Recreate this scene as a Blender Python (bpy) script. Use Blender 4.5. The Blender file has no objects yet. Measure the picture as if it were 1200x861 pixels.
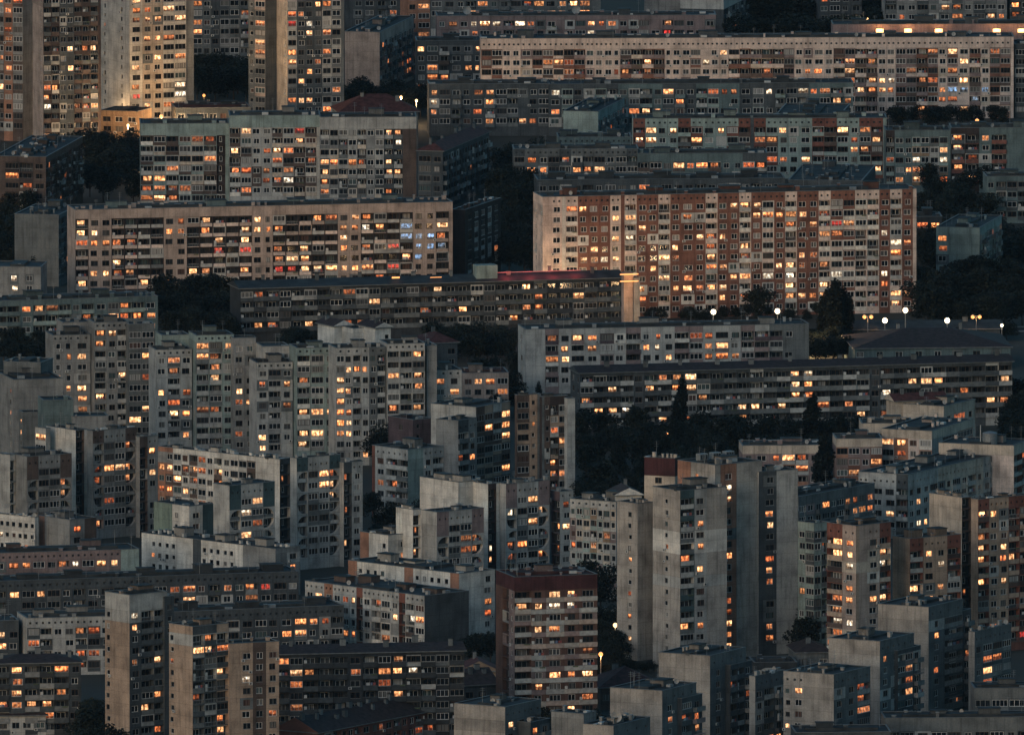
import bpy, math, random
from math import sin, cos, tan, radians, pi
R = random.Random(11)
scene = bpy.context.scene
COL = scene.collection
PHOTO_W, PHOTO_H = 1200.0, 861.0
# ------------------------------------------------------------------ camera: a long lens on a hillside 7 km from the blocks
FPX = 32000.0
TILT = 0.115
DIST = 7356.0
CAM = (0.0, -DIST*cos(TILT), DIST*sin(TILT))
FW = (0.0, cos(TILT), -sin(TILT))
UP = (0.0, sin(TILT), cos(TILT))
def project(p):
    d = (p[0]-CAM[0], p[1]-CAM[1], p[2]-CAM[2])
    dep = d[1]*FW[1]+d[2]*FW[2]
    return (600+FPX*d[0]/dep, 430.5-FPX*(d[1]*UP[1]+d[2]*UP[2])/dep, dep)
def ground_at(px, py, z=0.0):
    a = (px-600)/FPX; b = (430.5-py)/FPX
    d = (a, FW[1]+b*UP[1], FW[2]+b*UP[2])
    t = (z-CAM[2])/d[2]
    return (CAM[0]+t*d[0], CAM[1]+t*d[1], z)
def scale_at(py):
    g = ground_at(600, py); return FPX/project(g)[2]

cam = bpy.data.cameras.new('camera'); cam_o = bpy.data.objects.new('camera', cam); COL.objects.link(cam_o)
cam.sensor_width = 36; cam.sensor_fit = 'HORIZONTAL'; cam.lens = FPX*36/PHOTO_W
cam.clip_start = 50; cam.clip_end = 60000
cam_o.location = CAM; cam_o.rotation_euler = (pi/2-TILT, 0, 0)
scene.camera = cam_o

# ------------------------------------------------------------------ materials
def new_mat(name):
    m = bpy.data.materials.new(name); m.use_nodes = True
    nt = m.node_tree
    return m, nt, nt.nodes['Principled BSDF']
def N(nt, t, **kw):
    n = nt.nodes.new(t)
    for k, v in kw.items(): setattr(n, k, v)
    return n
def math_n(nt, op, a, b=None, clamp=False):
    n = N(nt, 'ShaderNodeMath', operation=op, use_clamp=clamp)
    for i, v in enumerate((a, b)):
        if v is None: continue
        if hasattr(v, 'is_linked') or hasattr(v, 'links'): nt.links.new(v, n.inputs[i])
        else: n.inputs[i].default_value = v
    return n.outputs[0]
def ramp(nt, fac, stops, interp='LINEAR'):
    n = N(nt, 'ShaderNodeValToRGB'); cr = n.color_ramp; cr.interpolation = interp
    while len(cr.elements) < len(stops): cr.elements.new(0.5)
    for e, (p, c) in zip(cr.elements, stops):
        e.position = p; e.color = (c[0], c[1], c[2], 1) if len(c) == 3 else c
    nt.links.new(fac, n.inputs[0]); return n.outputs[0]
def mul_col(nt, a, b, fac=1.0):
    n = N(nt, 'ShaderNodeMix', data_type='RGBA', blend_type='MULTIPLY'); n.inputs[0].default_value = fac
    for i, v in ((6, a), (7, b)):
        if hasattr(v, 'links'): nt.links.new(v, n.inputs[i])
        else: n.inputs[i].default_value = (*v, 1)
    return n.outputs[2]

def facade_material():
    m, nt, b = new_mat('facade_panels')
    at = N(nt, 'ShaderNodeAttribute', attribute_name='Col')
    uv = N(nt, 'ShaderNodeUVMap', uv_map='metres')
    cell = N(nt, 'ShaderNodeUVMap', uv_map='cell')
    oi = N(nt, 'ShaderNodeObjectInfo')
    off = N(nt, 'ShaderNodeVectorMath', operation='ADD'); nt.links.new(uv.outputs[0], off.inputs[0])
    sc = math_n(nt, 'MULTIPLY', oi.outputs['Random'], 400.0)
    cx = N(nt, 'ShaderNodeCombineXYZ'); nt.links.new(sc, cx.inputs[0]); nt.links.new(cx.outputs[0], off.inputs[1])
    # rain streaks: stretched along the height
    mp = N(nt, 'ShaderNodeMapping'); mp.inputs['Scale'].default_value = (1.3, 0.10, 1); nt.links.new(off.outputs[0], mp.inputs[0])
    n1 = N(nt, 'ShaderNodeTexNoise'); n1.inputs['Scale'].default_value = 1.0; n1.inputs['Detail'].default_value = 4; nt.links.new(mp.outputs[0], n1.inputs[0])
    streak = ramp(nt, n1.outputs[0], [(0.28, (0.62, 0.61, 0.60)), (0.46, (0.92, 0.92, 0.92)), (0.75, (1.08, 1.07, 1.05))])
    # blotches of weathering
    n2 = N(nt, 'ShaderNodeTexNoise'); n2.inputs['Scale'].default_value = 0.22; n2.inputs['Detail'].default_value = 6; nt.links.new(off.outputs[0], n2.inputs[0])
    blotch = ramp(nt, n2.outputs[0], [(0.32, (0.62, 0.62, 0.62)), (0.55, (1.0, 1.0, 1.0)), (0.72, (1.14, 1.12, 1.09))])
    # grain
    n3 = N(nt, 'ShaderNodeTexNoise'); n3.inputs['Scale'].default_value = 2.6; n3.inputs['Detail'].default_value = 5; nt.links.new(off.outputs[0], n3.inputs[0])
    grain = ramp(nt, n3.outputs[0], [(0.25, (0.80, 0.80, 0.80)), (0.7, (1.12, 1.12, 1.12))])
    # bitumen joints between the panels
    sx = N(nt, 'ShaderNodeSeparateXYZ'); nt.links.new(cell.outputs[0], sx.inputs[0])
    jx = math_n(nt, 'MINIMUM', sx.outputs[0], math_n(nt, 'SUBTRACT', 1.0, sx.outputs[0]))
    jy = math_n(nt, 'MINIMUM', sx.outputs[1], math_n(nt, 'SUBTRACT', 1.0, sx.outputs[1]))
    jj = math_n(nt, 'MINIMUM', jx, jy)
    joint = ramp(nt, jj, [(0.0, (0.66, 0.65, 0.64)), (0.012, (0.74, 0.73, 0.72)), (0.022, (1, 1, 1))])
    c = mul_col(nt, at.outputs['Color'], streak); c = mul_col(nt, c, blotch); c = mul_col(nt, c, grain); c = mul_col(nt, c, joint)
    nt.links.new(c, b.inputs['Base Color']); b.inputs['Roughness'].default_value = 0.9; b.inputs['Specular IOR Level'].default_value = 0.2
    bp = N(nt, 'ShaderNodeBump'); bp.inputs['Strength'].default_value = 0.25; bp.inputs['Distance'].default_value = 0.05
    nt.links.new(n3.outputs[0], bp.inputs['Height']); nt.links.new(bp.outputs[0], b.inputs['Normal'])
    return m
FACADE = facade_material()

def noisy(name, col, rough=0.85, scale=0.8, lo=0.65, hi=1.2, metal=0.0, spec=0.25):
    m, nt, b = new_mat(name)
    tc = N(nt, 'ShaderNodeTexCoord'); oi = N(nt, 'ShaderNodeObjectInfo')
    ad = N(nt, 'ShaderNodeVectorMath', operation='ADD'); nt.links.new(tc.outputs['Object'], ad.inputs[0])
    cx = N(nt, 'ShaderNodeCombineXYZ'); nt.links.new(math_n(nt, 'MULTIPLY', oi.outputs['Random'], 90.0), cx.inputs[0]); nt.links.new(cx.outputs[0], ad.inputs[1])
    n = N(nt, 'ShaderNodeTexNoise'); n.inputs['Scale'].default_value = scale; n.inputs['Detail'].default_value = 6; nt.links.new(ad.outputs[0], n.inputs[0])
    v = ramp(nt, n.outputs[0], [(0.28, (lo,)*3), (0.72, (hi,)*3)])
    tint = ramp(nt, oi.outputs['Random'], [(0.0, (0.82, 0.82, 0.82)), (1.0, (1.15, 1.13, 1.1))])
    c = mul_col(nt, v, col); c = mul_col(nt, c, tint)
    nt.links.new(c, b.inputs['Base Color']); b.inputs['Roughness'].default_value = rough; b.inputs['Metallic'].default_value = metal
    b.inputs['Specular IOR Level'].default_value = spec
    return m
_paint = {}
def paint(col):
    k = tuple(round(c, 3) for c in col)
    if k not in _paint: _paint[k] = noisy('paint', k, 0.85, 1.1)
    return _paint[k]
BITUMEN = noisy('roof_bitumen', (0.028, 0.032, 0.034), 0.8, 0.35, 0.4, 1.9)
BITUMEN_RED = noisy('roof_red_felt', (0.050, 0.022, 0.021), 0.85, 0.35, 0.5, 1.5)
METALROOF = noisy('roof_sheet_metal', (0.034, 0.040, 0.042), 0.7, 0.3, 0.5, 1.8, 0.0, 0.25)
TILES = noisy('roof_tiles', (0.042, 0.030, 0.029), 0.8, 0.9, 0.5, 1.5)
TILES_RED = noisy('roof_tiles_red', (0.085, 0.032, 0.028), 0.8, 0.9, 0.5, 1.5)
COPING = noisy('coping', (0.16, 0.17, 0.17), 0.6, 0.9)
FRAME_W = noisy('window_frame_pale', (0.60, 0.59, 0.57), 0.5, 3.0, 0.8, 1.1)
FRAME_G = noisy('window_frame_grey', (0.26, 0.26, 0.25), 0.5, 3.0, 0.8, 1.1)
FRAME_B = noisy('window_frame_brown', (0.10, 0.075, 0.06), 0.6, 3.0, 0.8, 1.1)
STEEL = noisy('galvanised_steel', (0.26, 0.28, 0.29), 0.5, 2.0, 0.7, 1.2, 0.3)
DISH = noisy('dish_grey', (0.38, 0.38, 0.37), 0.5, 1.0, 0.8, 1.1)
WHITEBOX = noisy('appliance_white', (0.52, 0.52, 0.50), 0.5, 2.0, 0.8, 1.1)

def rnd_socket(nt):
    at = N(nt, 'ShaderNodeAttribute', attribute_name='rnd'); oi = N(nt, 'ShaderNodeObjectInfo')
    s = math_n(nt, 'ADD', at.outputs['Fac'], oi.outputs['Random'])
    return math_n(nt, 'FRACT', s)
def dark_glass():
    m, nt, b = new_mat('window_glass')
    r = rnd_socket(nt)
    c = ramp(nt, r, [(0.0, (0.008, 0.010, 0.013)), (0.44, (0.016, 0.020, 0.024)), (0.64, (0.032, 0.036, 0.040)), (0.76, (0.075, 0.075, 0.075)),
                     (0.84, (0.15, 0.145, 0.135)), (0.90, (0.07, 0.10, 0.10)), (0.94, (0.34, 0.33, 0.31)), (0.98, (0.10, 0.06, 0.05))], 'CONSTANT')
    # curtains: vertical folds and a half drawn blind
    uv = N(nt, 'ShaderNodeUVMap', uv_map='metres'); sx = N(nt, 'ShaderNodeSeparateXYZ'); nt.links.new(uv.outputs[0], sx.inputs[0])
    k = math_n(nt, 'ADD', math_n(nt, 'MULTIPLY', sx.outputs[0], 3.0), math_n(nt, 'MULTIPLY', r, 50.0))
    w = N(nt, 'ShaderNodeTexNoise', noise_dimensions='1D'); nt.links.new(k, w.inputs['W']); w.inputs['Scale'].default_value = 1.0
    v = ramp(nt, w.outputs[0], [(0.35, (0.35,)*3), (0.6, (1.25,)*3)])
    c = mul_col(nt, c, v)
    nt.links.new(c, b.inputs['Base Color']); b.inputs['Roughness'].default_value = 0.12; b.inputs['Specular IOR Level'].default_value = 0.35
    return m
def lit_glass(name, stops, smin, smax):
    m, nt, b = new_mat(name)
    r = rnd_socket(nt)
    c = ramp(nt, math_n(nt, 'FRACT', math_n(nt, 'MULTIPLY', r, 7.31)), stops)
    uv = N(nt, 'ShaderNodeUVMap', uv_map='metres')
    cx = N(nt, 'ShaderNodeCombineXYZ'); nt.links.new(math_n(nt, 'MULTIPLY', r, 300.0), cx.inputs[0]); nt.links.new(math_n(nt, 'MULTIPLY', r, 71.0), cx.inputs[1])
    ad = N(nt, 'ShaderNodeVectorMath', operation='ADD'); nt.links.new(uv.outputs[0], ad.inputs[0]); nt.links.new(cx.outputs[0], ad.inputs[1])
    mp = N(nt, 'ShaderNodeMapping'); mp.inputs['Scale'].default_value = (1.6, 1.0, 1); nt.links.new(ad.outputs[0], mp.inputs[0])
    n = N(nt, 'ShaderNodeTexNoise'); n.inputs['Scale'].default_value = 0.95; n.inputs['Detail'].default_value = 2.5; nt.links.new(mp.outputs[0], n.inputs[0])
    pat = ramp(nt, n.outputs[0], [(0.33, (0.07, 0.045, 0.035)), (0.44, (0.48, 0.40, 0.34)), (0.55, (1.0, 1.0, 1.0)), (0.68, (1.9, 2.1, 2.3))])
    sx = N(nt, 'ShaderNodeSeparateXYZ'); nt.links.new(uv.outputs[0], sx.inputs[0])
    # furniture and people behind the sill make the foot of a lit pane dimmer
    grad = ramp(nt, math_n(nt, 'ADD', math_n(nt, 'MULTIPLY', sx.outputs[1], 0.5), 0.5), [(0.0, (0.55,)*3), (0.45, (1.0,)*3), (1.0, (1.05,)*3)])
    c = mul_col(nt, c, pat); c = mul_col(nt, c, grad)
    # a blind, a cupboard or a window box hides the lower part of some panes
    th = math_n(nt, 'SUBTRACT', math_n(nt, 'MULTIPLY', math_n(nt, 'FRACT', math_n(nt, 'MULTIPLY', r, 5.7)), 1.15), 1.0)
    hid = ramp(nt, math_n(nt, 'GREATER_THAN', sx.outputs[1], th), [(0.0, (0.22, 0.17, 0.14)), (1.0, (1, 1, 1))]); c = mul_col(nt, c, hid)
    st = math_n(nt, 'ADD', math_n(nt, 'MULTIPLY', math_n(nt, 'POWER', math_n(nt, 'FRACT', math_n(nt, 'MULTIPLY', r, 13.7)), 1.5), smax-smin), smin)
    b.inputs['Base Color'].default_value = (0.03, 0.03, 0.03, 1); b.inputs['Roughness'].default_value = 0.2
    nt.links.new(c, b.inputs['Emission Color']); nt.links.new(st, b.inputs['Emission Strength'])
    m.cycles.emission_sampling = 'NONE'
    return m
GLASS = {
 'd': dark_glass(),
 'o': lit_glass('lit_window_orange', [(0.0, (1.0, 0.27, 0.075)), (0.5, (1.0, 0.35, 0.115)), (1.0, (1.0, 0.43, 0.165))], 0.50, 2.3),
 'y': lit_glass('lit_window_warm', [(0.0, (1.0, 0.42, 0.16)), (0.5, (1.0, 0.49, 0.21)), (1.0, (1.0, 0.57, 0.28))], 1.1, 3.0),
 'r': lit_glass('lit_window_amber', [(0.0, (1.0, 0.20, 0.055)), (0.5, (1.0, 0.28, 0.09)), (1.0, (1.0, 0.37, 0.14))], 0.25, 1.1),
 'R': lit_glass('lit_window_red', [(0.0, (1.0, 0.06, 0.05)), (1.0, (1.0, 0.10, 0.06))], 0.5, 0.8),
 'w': lit_glass('lit_window_white', [(0.0, (1.0, 0.76, 0.48)), (1.0, (1.0, 0.88, 0.68))], 0.7, 2.0),
 'b': lit_glass('lit_window_blue', [(0.0, (0.35, 0.60, 1.0)), (1.0, (0.55, 0.75, 1.0))], 0.35, 0.7),
}
SKY_STRENGTH, SUN_STRENGTH, EXPOSURE, HAZE = 0.10, 0.52, 0.2, 0.45e-5
# ------------------------------------------------------------------ mesh building
class MB:
    def __init__(s):
        s.v = []; s.f = []; s.col = []; s.uv = []; s.cell = []; s.mi = []; s.rnd = []; s.mats = []
    def mat(s, m):
        if m not in s.mats: s.mats.append(m)
        return s.mats.index(m)
    def poly(s, pts, m, col=(1, 1, 1), uv=None, cell=None, rnd=0.0):
        i = len(s.v); s.v.extend(pts); n = len(pts)
        s.f.append(tuple(range(i, i+n))); s.mi.append(s.mat(m)); s.col.append(col); s.rnd.append(rnd)
        s.uv.append(uv or [(p[0]*0.7+p[1]*0.7, p[2]+p[1]*0.3) for p in pts]); s.cell.append(cell or [(0.5, 0.5)]*n)
    def box(s, o, a, u0, u1, d0, d1, z0, z1, m, col=(1, 1, 1), bottom=True, skip=''):
        """box in the frame of a face: u along it, d into it, z up"""
        ca, sa = cos(a), sin(a)
        P = lambda u, d, z: (o[0]+u*ca-d*sa, o[1]+u*sa+d*ca, o[2]+z)
        F = {'f': [(u0,d0,z0),(u1,d0,z0),(u1,d0,z1),(u0,d0,z1)], 'b': [(u1,d1,z0),(u0,d1,z0),(u0,d1,z1),(u1,d1,z1)],
             'l': [(u0,d1,z0),(u0,d0,z0),(u0,d0,z1),(u0,d1,z1)], 'r': [(u1,d0,z0),(u1,d1,z0),(u1,d1,z1),(u1,d0,z1)],
             't': [(u0,d0,z1),(u1,d0,z1),(u1,d1,z1),(u0,d1,z1)]}
        if bottom: F['d'] = [(u0,d1,z0),(u1,d1,z0),(u1,d0,z0),(u0,d0,z0)]
        for k, q in F.items():
            if k in skip: continue
            uv = [((u+d), z) if k in 'fblr' else (u, d) for u, d, z in q]
            s.poly([P(*p) for p in q], m, col, uv)
    def tube(s, p, q, r0, r1, m, n=6, cap=True):
        d = [q[i]-p[i] for i in range(3)]; L = math.sqrt(sum(x*x for x in d)) or 1; d = [x/L for x in d]
        h = (1, 0, 0) if abs(d[0]) < .9 else (0, 1, 0)
        a = [d[1]*h[2]-d[2]*h[1], d[2]*h[0]-d[0]*h[2], d[0]*h[1]-d[1]*h[0]]; la = math.sqrt(sum(x*x for x in a)); a = [x/la for x in a]
        b = [d[1]*a[2]-d[2]*a[1], d[2]*a[0]-d[0]*a[2], d[0]*a[1]-d[1]*a[0]]
        ring = lambda c, r: [tuple(c[k]+r*(cos(2*pi*i/n)*a[k]+sin(2*pi*i/n)*b[k]) for k in range(3)) for i in range(n)]
        A, B = ring(p, r0), ring(q, r1)
        for i in range(n):
            j = (i+1) % n; s.poly([A[i], A[j], B[j], B[i]], m)
        if cap: s.poly(B, m); s.poly(A[::-1], m)
    def mesh(s, name):
        me = bpy.data.meshes.new(name); me.from_pydata(s.v, [], s.f)
        for m in s.mats: me.materials.append(m)
        me.polygons.foreach_set('material_index', s.mi)
        ca = me.color_attributes.new('Col', 'FLOAT_COLOR', 'CORNER'); flat = []
        for f, c in zip(s.f, s.col): flat.extend((c[0], c[1], c[2], 1.0)*len(f))
        ca.data.foreach_set('color', flat)
        for nm, src in (('metres', s.uv), ('cell', s.cell)):
            l = me.uv_layers.new(name=nm); l.data.foreach_set('uv', [x for f in src for p in f for x in p])
        a = me.attributes.new('rnd', 'FLOAT', 'FACE'); a.data.foreach_set('value', s.rnd)
        me.update(); return me
def link(name, data, parent=None, loc=(0, 0, 0), rz=0.0):
    o = bpy.data.objects.new(name, data); COL.objects.link(o); o.location = loc
    if rz: o.rotation_euler = (0, 0, rz)
    if parent is not None: o.parent = parent
    return o
def tagged(o, label=None, cat=None, group=None, kind=None):
    for k, v in (('label', label), ('category', cat), ('group', group), ('kind', kind)):
        if v: o[k] = v
    return o

# ------------------------------------------------------------------ shared window meshes (pane = the window, frame = its child)
_pane, _frame = {}, {}
def q5(x): return round(x*5)/5.0
def pane_mb(w, h, g, mb=None, o=(0, 0, 0), a=0.0, rnd=0.0):
    mb = mb or MB(); ca, sa = cos(a), sin(a)
    P = lambda u, d, z: (o[0]+u*ca-d*sa, o[1]+u*sa+d*ca, o[2]+z)
    mb.poly([P(-w/2, 0, -h/2), P(w/2, 0, -h/2), P(w/2, 0, h/2), P(-w/2, 0, h/2)], GLASS[g], (1, 1, 1), [(-w/2, -h/2), (w/2, -h/2), (w/2, h/2), (-w/2, h/2)], None, rnd)
    return mb
def frame_mb(w, h, m, mb=None, o=(0, 0, 0), a=0.0):
    mb = mb or MB(); t = 0.10
    n = max(1, round(w/(0.85 if w < 2 else 1.05)))
    for z0, z1 in ((-h/2, -h/2+t), (h/2-t, h/2)): mb.box(o, a, -w/2, w/2, -0.07, -0.012, z0, z1, m, skip='b')
    for i in range(n+1):
        u = -w/2+w*i/n; u0, u1 = (u, u+t) if i == 0 else ((u-t, u) if i == n else (u-t/2, u+t/2))
        mb.box(o, a, u0, u1, -0.06, -0.012, -h/2+t, h/2-t, m, skip='btd')
    mb.box(o, a, -w/2-0.06, w/2+0.06, -0.26, -0.03, -h/2-0.07, -h/2-0.01, STEEL, skip='b')
    return mb
def pane_mesh(w, h, g):
    k = (w, h, g)
    if k not in _pane: _pane[k] = pane_mb(w, h, g).mesh('pane')
    return _pane[k]
def frame_mesh(w, h, m):
    k = (w, h, m.name)
    if k not in _frame: _frame[k] = frame_mb(w, h, m).mesh('frame')
    return _frame[k]
_balc = {}
def balcony_mb(w, out, ph, col, kind, mb=None, o=(0, 0, 0), a=0.0, var=0):
    """o: middle of the balcony floor at the wall face"""
    mb = mb or MB(); m = paint(col)
    if kind == 'rail':       # open rail with uprights and a slab
        mb.box(o, a, -w/2, w/2, -out, -0.01, -0.14, 0.0, m, skip='b')
        mb.box(o, a, -w/2, w/2, -out, -out+0.05, ph-0.08, ph, STEEL)
        k = max(3, int(w/0.45))
        for i in range(k+1):
            u = -w/2+0.03+(w-0.06)*i/k; mb.box(o, a, u-0.03, u+0.03, -out+0.005, -out+0.045, 0, ph-0.08, STEEL, skip='td')
    else:
        mb.box(o, a, -w/2, w/2, -out, -out+0.09, -0.16, ph, m)
        mb.box(o, a, -w/2, -w/2+0.08, -out+0.09, -0.01, -0.16, ph, m, skip='fb')
        mb.box(o, a, w/2-0.08, w/2, -out+0.09, -0.01, -0.16, ph, m, skip='fb')
        mb.box(o, a, -w/2+0.08, w/2-0.08, -out+0.09, -0.01, -0.15, 0.0, m, skip='fb')
        mb.box(o, a, -w/2-0.03, w/2+0.03, -out-0.03, -out+0.12, ph+0.002, ph+0.05, COPING)
    # what people keep on their balconies: a cupboard, washing on a line, flower boxes
    e = -out+0.14
    if var == 1: mb.box(o, a, -w/2+0.15, -w/2+0.8, e, e+0.4, 0, ph+0.75, WHITEBOX)
    if var == 2:
        mb.box(o, a, -w*0.3, -w*0.05, e, e+0.03, ph-0.1, ph+0.7, CLOTH[0]); mb.box(o, a, 0.02, w*0.14, e, e+0.03, ph, ph+0.7, CLOTH[1]); mb.box(o, a, w*0.18, w*0.36, e, e+0.03, ph-0.2, ph+0.7, CLOTH[2])
    if var == 3: mb.box(o, a, w*0.05, w*0.42, -out-0.22, -out-0.035, ph-0.25, ph-0.02, CLOTH[3])
    return mb
CLOTH = [noisy('laundry', c, .9, 3) for c in ((.55, .54, .52), (.16, .20, .30), (.34, .10, .09), (.10, .13, .07))]
def balcony_mesh(w, out, ph, col, kind):
    var = R.choices((0, 1, 2, 3), (6, 2, 1.2, 1))[0]; k = (round(w, 1), out, ph, col, kind, var)
    if k not in _balc: _balc[k] = balcony_mb(round(w, 1), out, ph, col, kind, var=var).mesh('balcony')
    return _balc[k]
def ac_mb(mb=None, o=(0, 0, 0), a=0.0):
    mb = mb or MB(); mb.box(o, a, -0.42, 0.42, -0.38, -0.04, -0.3, 0.3, WHITEBOX); mb.box(o, a, -0.25, 0.15, -0.39, -0.385, -0.2, 0.2, BITUMEN, skip='b')
    return mb
AC = ac_mb().mesh('air_conditioner')
def dish_mesh(r):
    mb = MB(); n = 14; rings = 4; m = DISH
    pts = [[(r*k/rings*cos(2*pi*i/n), -0.02-0.28*r*(k/rings)**2, r*k/rings*sin(2*pi*i/n)) for i in range(n)] for k in range(rings+1)]
    for k in range(rings):
        for i in range(n):
            j = (i+1) % n; mb.poly([pts[k][i], pts[k][j], pts[k+1][j], pts[k+1][i]], m)
            b = lambda p: (p[0], p[1]+0.03, p[2]); mb.poly([b(pts[k][j]), b(pts[k][i]), b(pts[k+1][i]), b(pts[k+1][j])], m)
    mb.tube((0, 0, 0), (0, 0.15, -r*0.3), 0.05, 0.05, STEEL); mb.tube((0, 0.15, -r*0.3), (0, 0.15, -r*1.25), 0.05, 0.05, STEEL)
    mb.tube((0, 0, -r*.9), (0, -0.75*r, 0), 0.03, 0.03, STEEL); mb.tube((0, -0.7*r, 0), (0, -0.85*r, 0), 0.07, 0.07, STEEL)
    return mb.mesh('satellite_dish')
DISHES = {k: dish_mesh(k) for k in (0.6, 1.3, 2.2, 3.0)}

# ------------------------------------------------------------------ paint colours (linear); darks also put shade into recess backs and right fronts
C = dict(wgrey=(.36,.335,.305), stone=(.42,.385,.345), umber=(.125,.072,.058), white=(.68,.655,.60), cream=(.56,.48,.395), beige=(.40,.33,.265), tan=(.42,.315,.24), sand=(.44,.35,.30), grey=(.265,.27,.265), lgrey=(.44,.44,.42),
         dgrey=(.078,.09,.098), teal=(.135,.185,.19), mint=(.29,.365,.345), dteal=(.06,.10,.11), concrete=(.155,.168,.17), terra=(.215,.105,.078), terra2=(.36,.19,.13),
         brick=(.20,.085,.065), maroon=(.075,.030,.032), brown=(.115,.085,.073), dbrown=(.055,.042,.04), pink=(.66,.54,.475), rose=(.26,.20,.195), plum=(.10,.075,.085),
         dark=(.045,.05,.055), orange=(.42,.17,.08), green=(.20,.26,.22), ochre=(.30,.21,.14))
def jit(c, k): 
    f = 1+R.uniform(-k, k); return tuple(min(1, x*f) for x in c)

# ------------------------------------------------------------------ volumes: placed by the photo pixel of their nearest top corner and the row of their foot
VOLS = []
SH = 2.8
class V:
    def __init__(s, x, yt, yb, wl, wr, yaw, L='.', Rr='.', cols=('grey',), att=1.3, dots='', pv=0.10, alt=('lgrey','concrete'), par=None, inner='dark',
                 roof='flat', lift=None, ac=0.16, frame='w', jitter=0.07, bands=None, clutter=1.0, band=None, litp=0.0, arch=False, ph=0.95, liftcol=None, dish=0, rail=0.12, eave=0.6):
        s.__dict__.update(locals()); del s.__dict__['s']
        s.base = ground_at(x, yb)
        # height: the point above the base that shows at row yt
        lo, hi = 0, 400
        for _ in range(50):
            mid = (lo+hi)/2
            if project((s.base[0], s.base[1], mid))[1] > yt: lo = mid
            else: hi = mid
        s.H = lo; s.yaw = a = radians(yaw)
        def reach(dx, dy, px):
            k = (px-600)/FPX; X0 = s.base[0]; D0 = (s.base[1]-CAM[1])*FW[1]+(s.H-CAM[2])*FW[2]
            return (k*D0-X0)/(dx-k*dy*FW[1])
        s.LR = -wr if wr < 0 else reach(cos(a), sin(a), x+wr)
        s.LL = -wl if wl < 0 else reach(-sin(a), cos(a), x-wl)
        b = s.base
        s.pR = (b[0]+cos(a)*s.LR, b[1]+sin(a)*s.LR); s.pL = (b[0]-sin(a)*s.LL, b[1]+cos(a)*s.LL); s.pB = (s.pR[0]+s.pL[0]-b[0], s.pR[1]+s.pL[1]-b[1])
        pj = lambda p, z: project((p[0], p[1], z))[:2]
        s.hull = [pj(s.pL, 0), pj(b, 0), pj(s.pR, 0), pj(s.pR, s.H), pj(s.pB, s.H), pj(s.pL, s.H)]
        s.bx = (min(p[0] for p in s.hull), max(p[0] for p in s.hull), min(p[1] for p in s.hull), max(p[1] for p in s.hull))
        VOLS.append(s)
    def front_y(s, px):
        x0, xc, x1 = s.hull[0][0], s.hull[1][0], s.hull[2][0]
        if px <= xc: t = (px-xc)/(x0-xc-1e-6); return s.base[1]+(s.pL[1]-s.base[1])*min(1, max(0, t))
        t = (px-xc)/(x1-xc+1e-6); return s.base[1]+(s.pR[1]-s.base[1])*min(1, max(0, t))
def inside(poly, x, y):
    r = False; j = len(poly)-1
    for i in range(len(poly)):
        xi, yi = poly[i]; xj, yj = poly[j]
        if (yi > y) != (yj > y) and x < (xj-xi)*(y-yi)/(yj-yi)+xi: r = not r
        j = i
    return r
def hidden_px(x, y, wy, own):
    for o in VOLS:
        if o is own: continue
        b = o.bx
        if x < b[0] or x > b[1] or y < b[2] or y > b[3]: continue
        if o.front_y(x) < wy-0.4 and inside(o.hull, x, y): return True
    return False
def vis(p, own):
    """2 seen, 1 hidden but close to something seen, 0 well hidden or off the picture"""
    x, y, _ = project(p)
    if x < -25 or x > 1225 or y < -25 or y > 886: return 0
    off = x < 0 or x > 1200 or y < 0 or y > 861
    if not hidden_px(x, y, p[1], own): return 1 if off else 2
    for dx, dy in ((-11, 0), (11, 0), (0, -9), (-8, -6), (8, -6)):
        if not hidden_px(x+dx, y+dy, p[1], own): return 1
    return 0

NOM = {'w': 3.0, 'W': 3.8, 's': 2.0, 'n': 2.4, 'b': 3.4, 'g': 3.4, 'p': 3.4, '.': 2.4, ',': 1.0, 'r': 2.2, 't': 2.2, 'c': 3.6, 'A': 3.3, 'Z': 3.3, 'v': 2.6, 'f': 3.2, 'k': 3.2, 'K': 4.0}
def columns(pat, L):
    if isinstance(pat, str): pat = pat.strip()
    fixed = pat.startswith('='); pat = pat.lstrip('=')
    seq = []; ci = 0
    for ch in pat:
        if ch.isdigit(): ci = int(ch)
        elif ch in NOM: seq.append((ch, ci))
    out = []; tot = 0
    if fixed: out = seq; tot = sum(NOM[c] for c, _ in seq)
    else:
        i = 0
        while True:
            c = seq[i % len(seq)]
            if out and tot+NOM[c[0]]*0.5 > L: break
            out.append(c); tot += NOM[c[0]]; i += 1
    k = L/tot
    return [(c, ci, NOM[c]*k) for c, ci in out]

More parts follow.
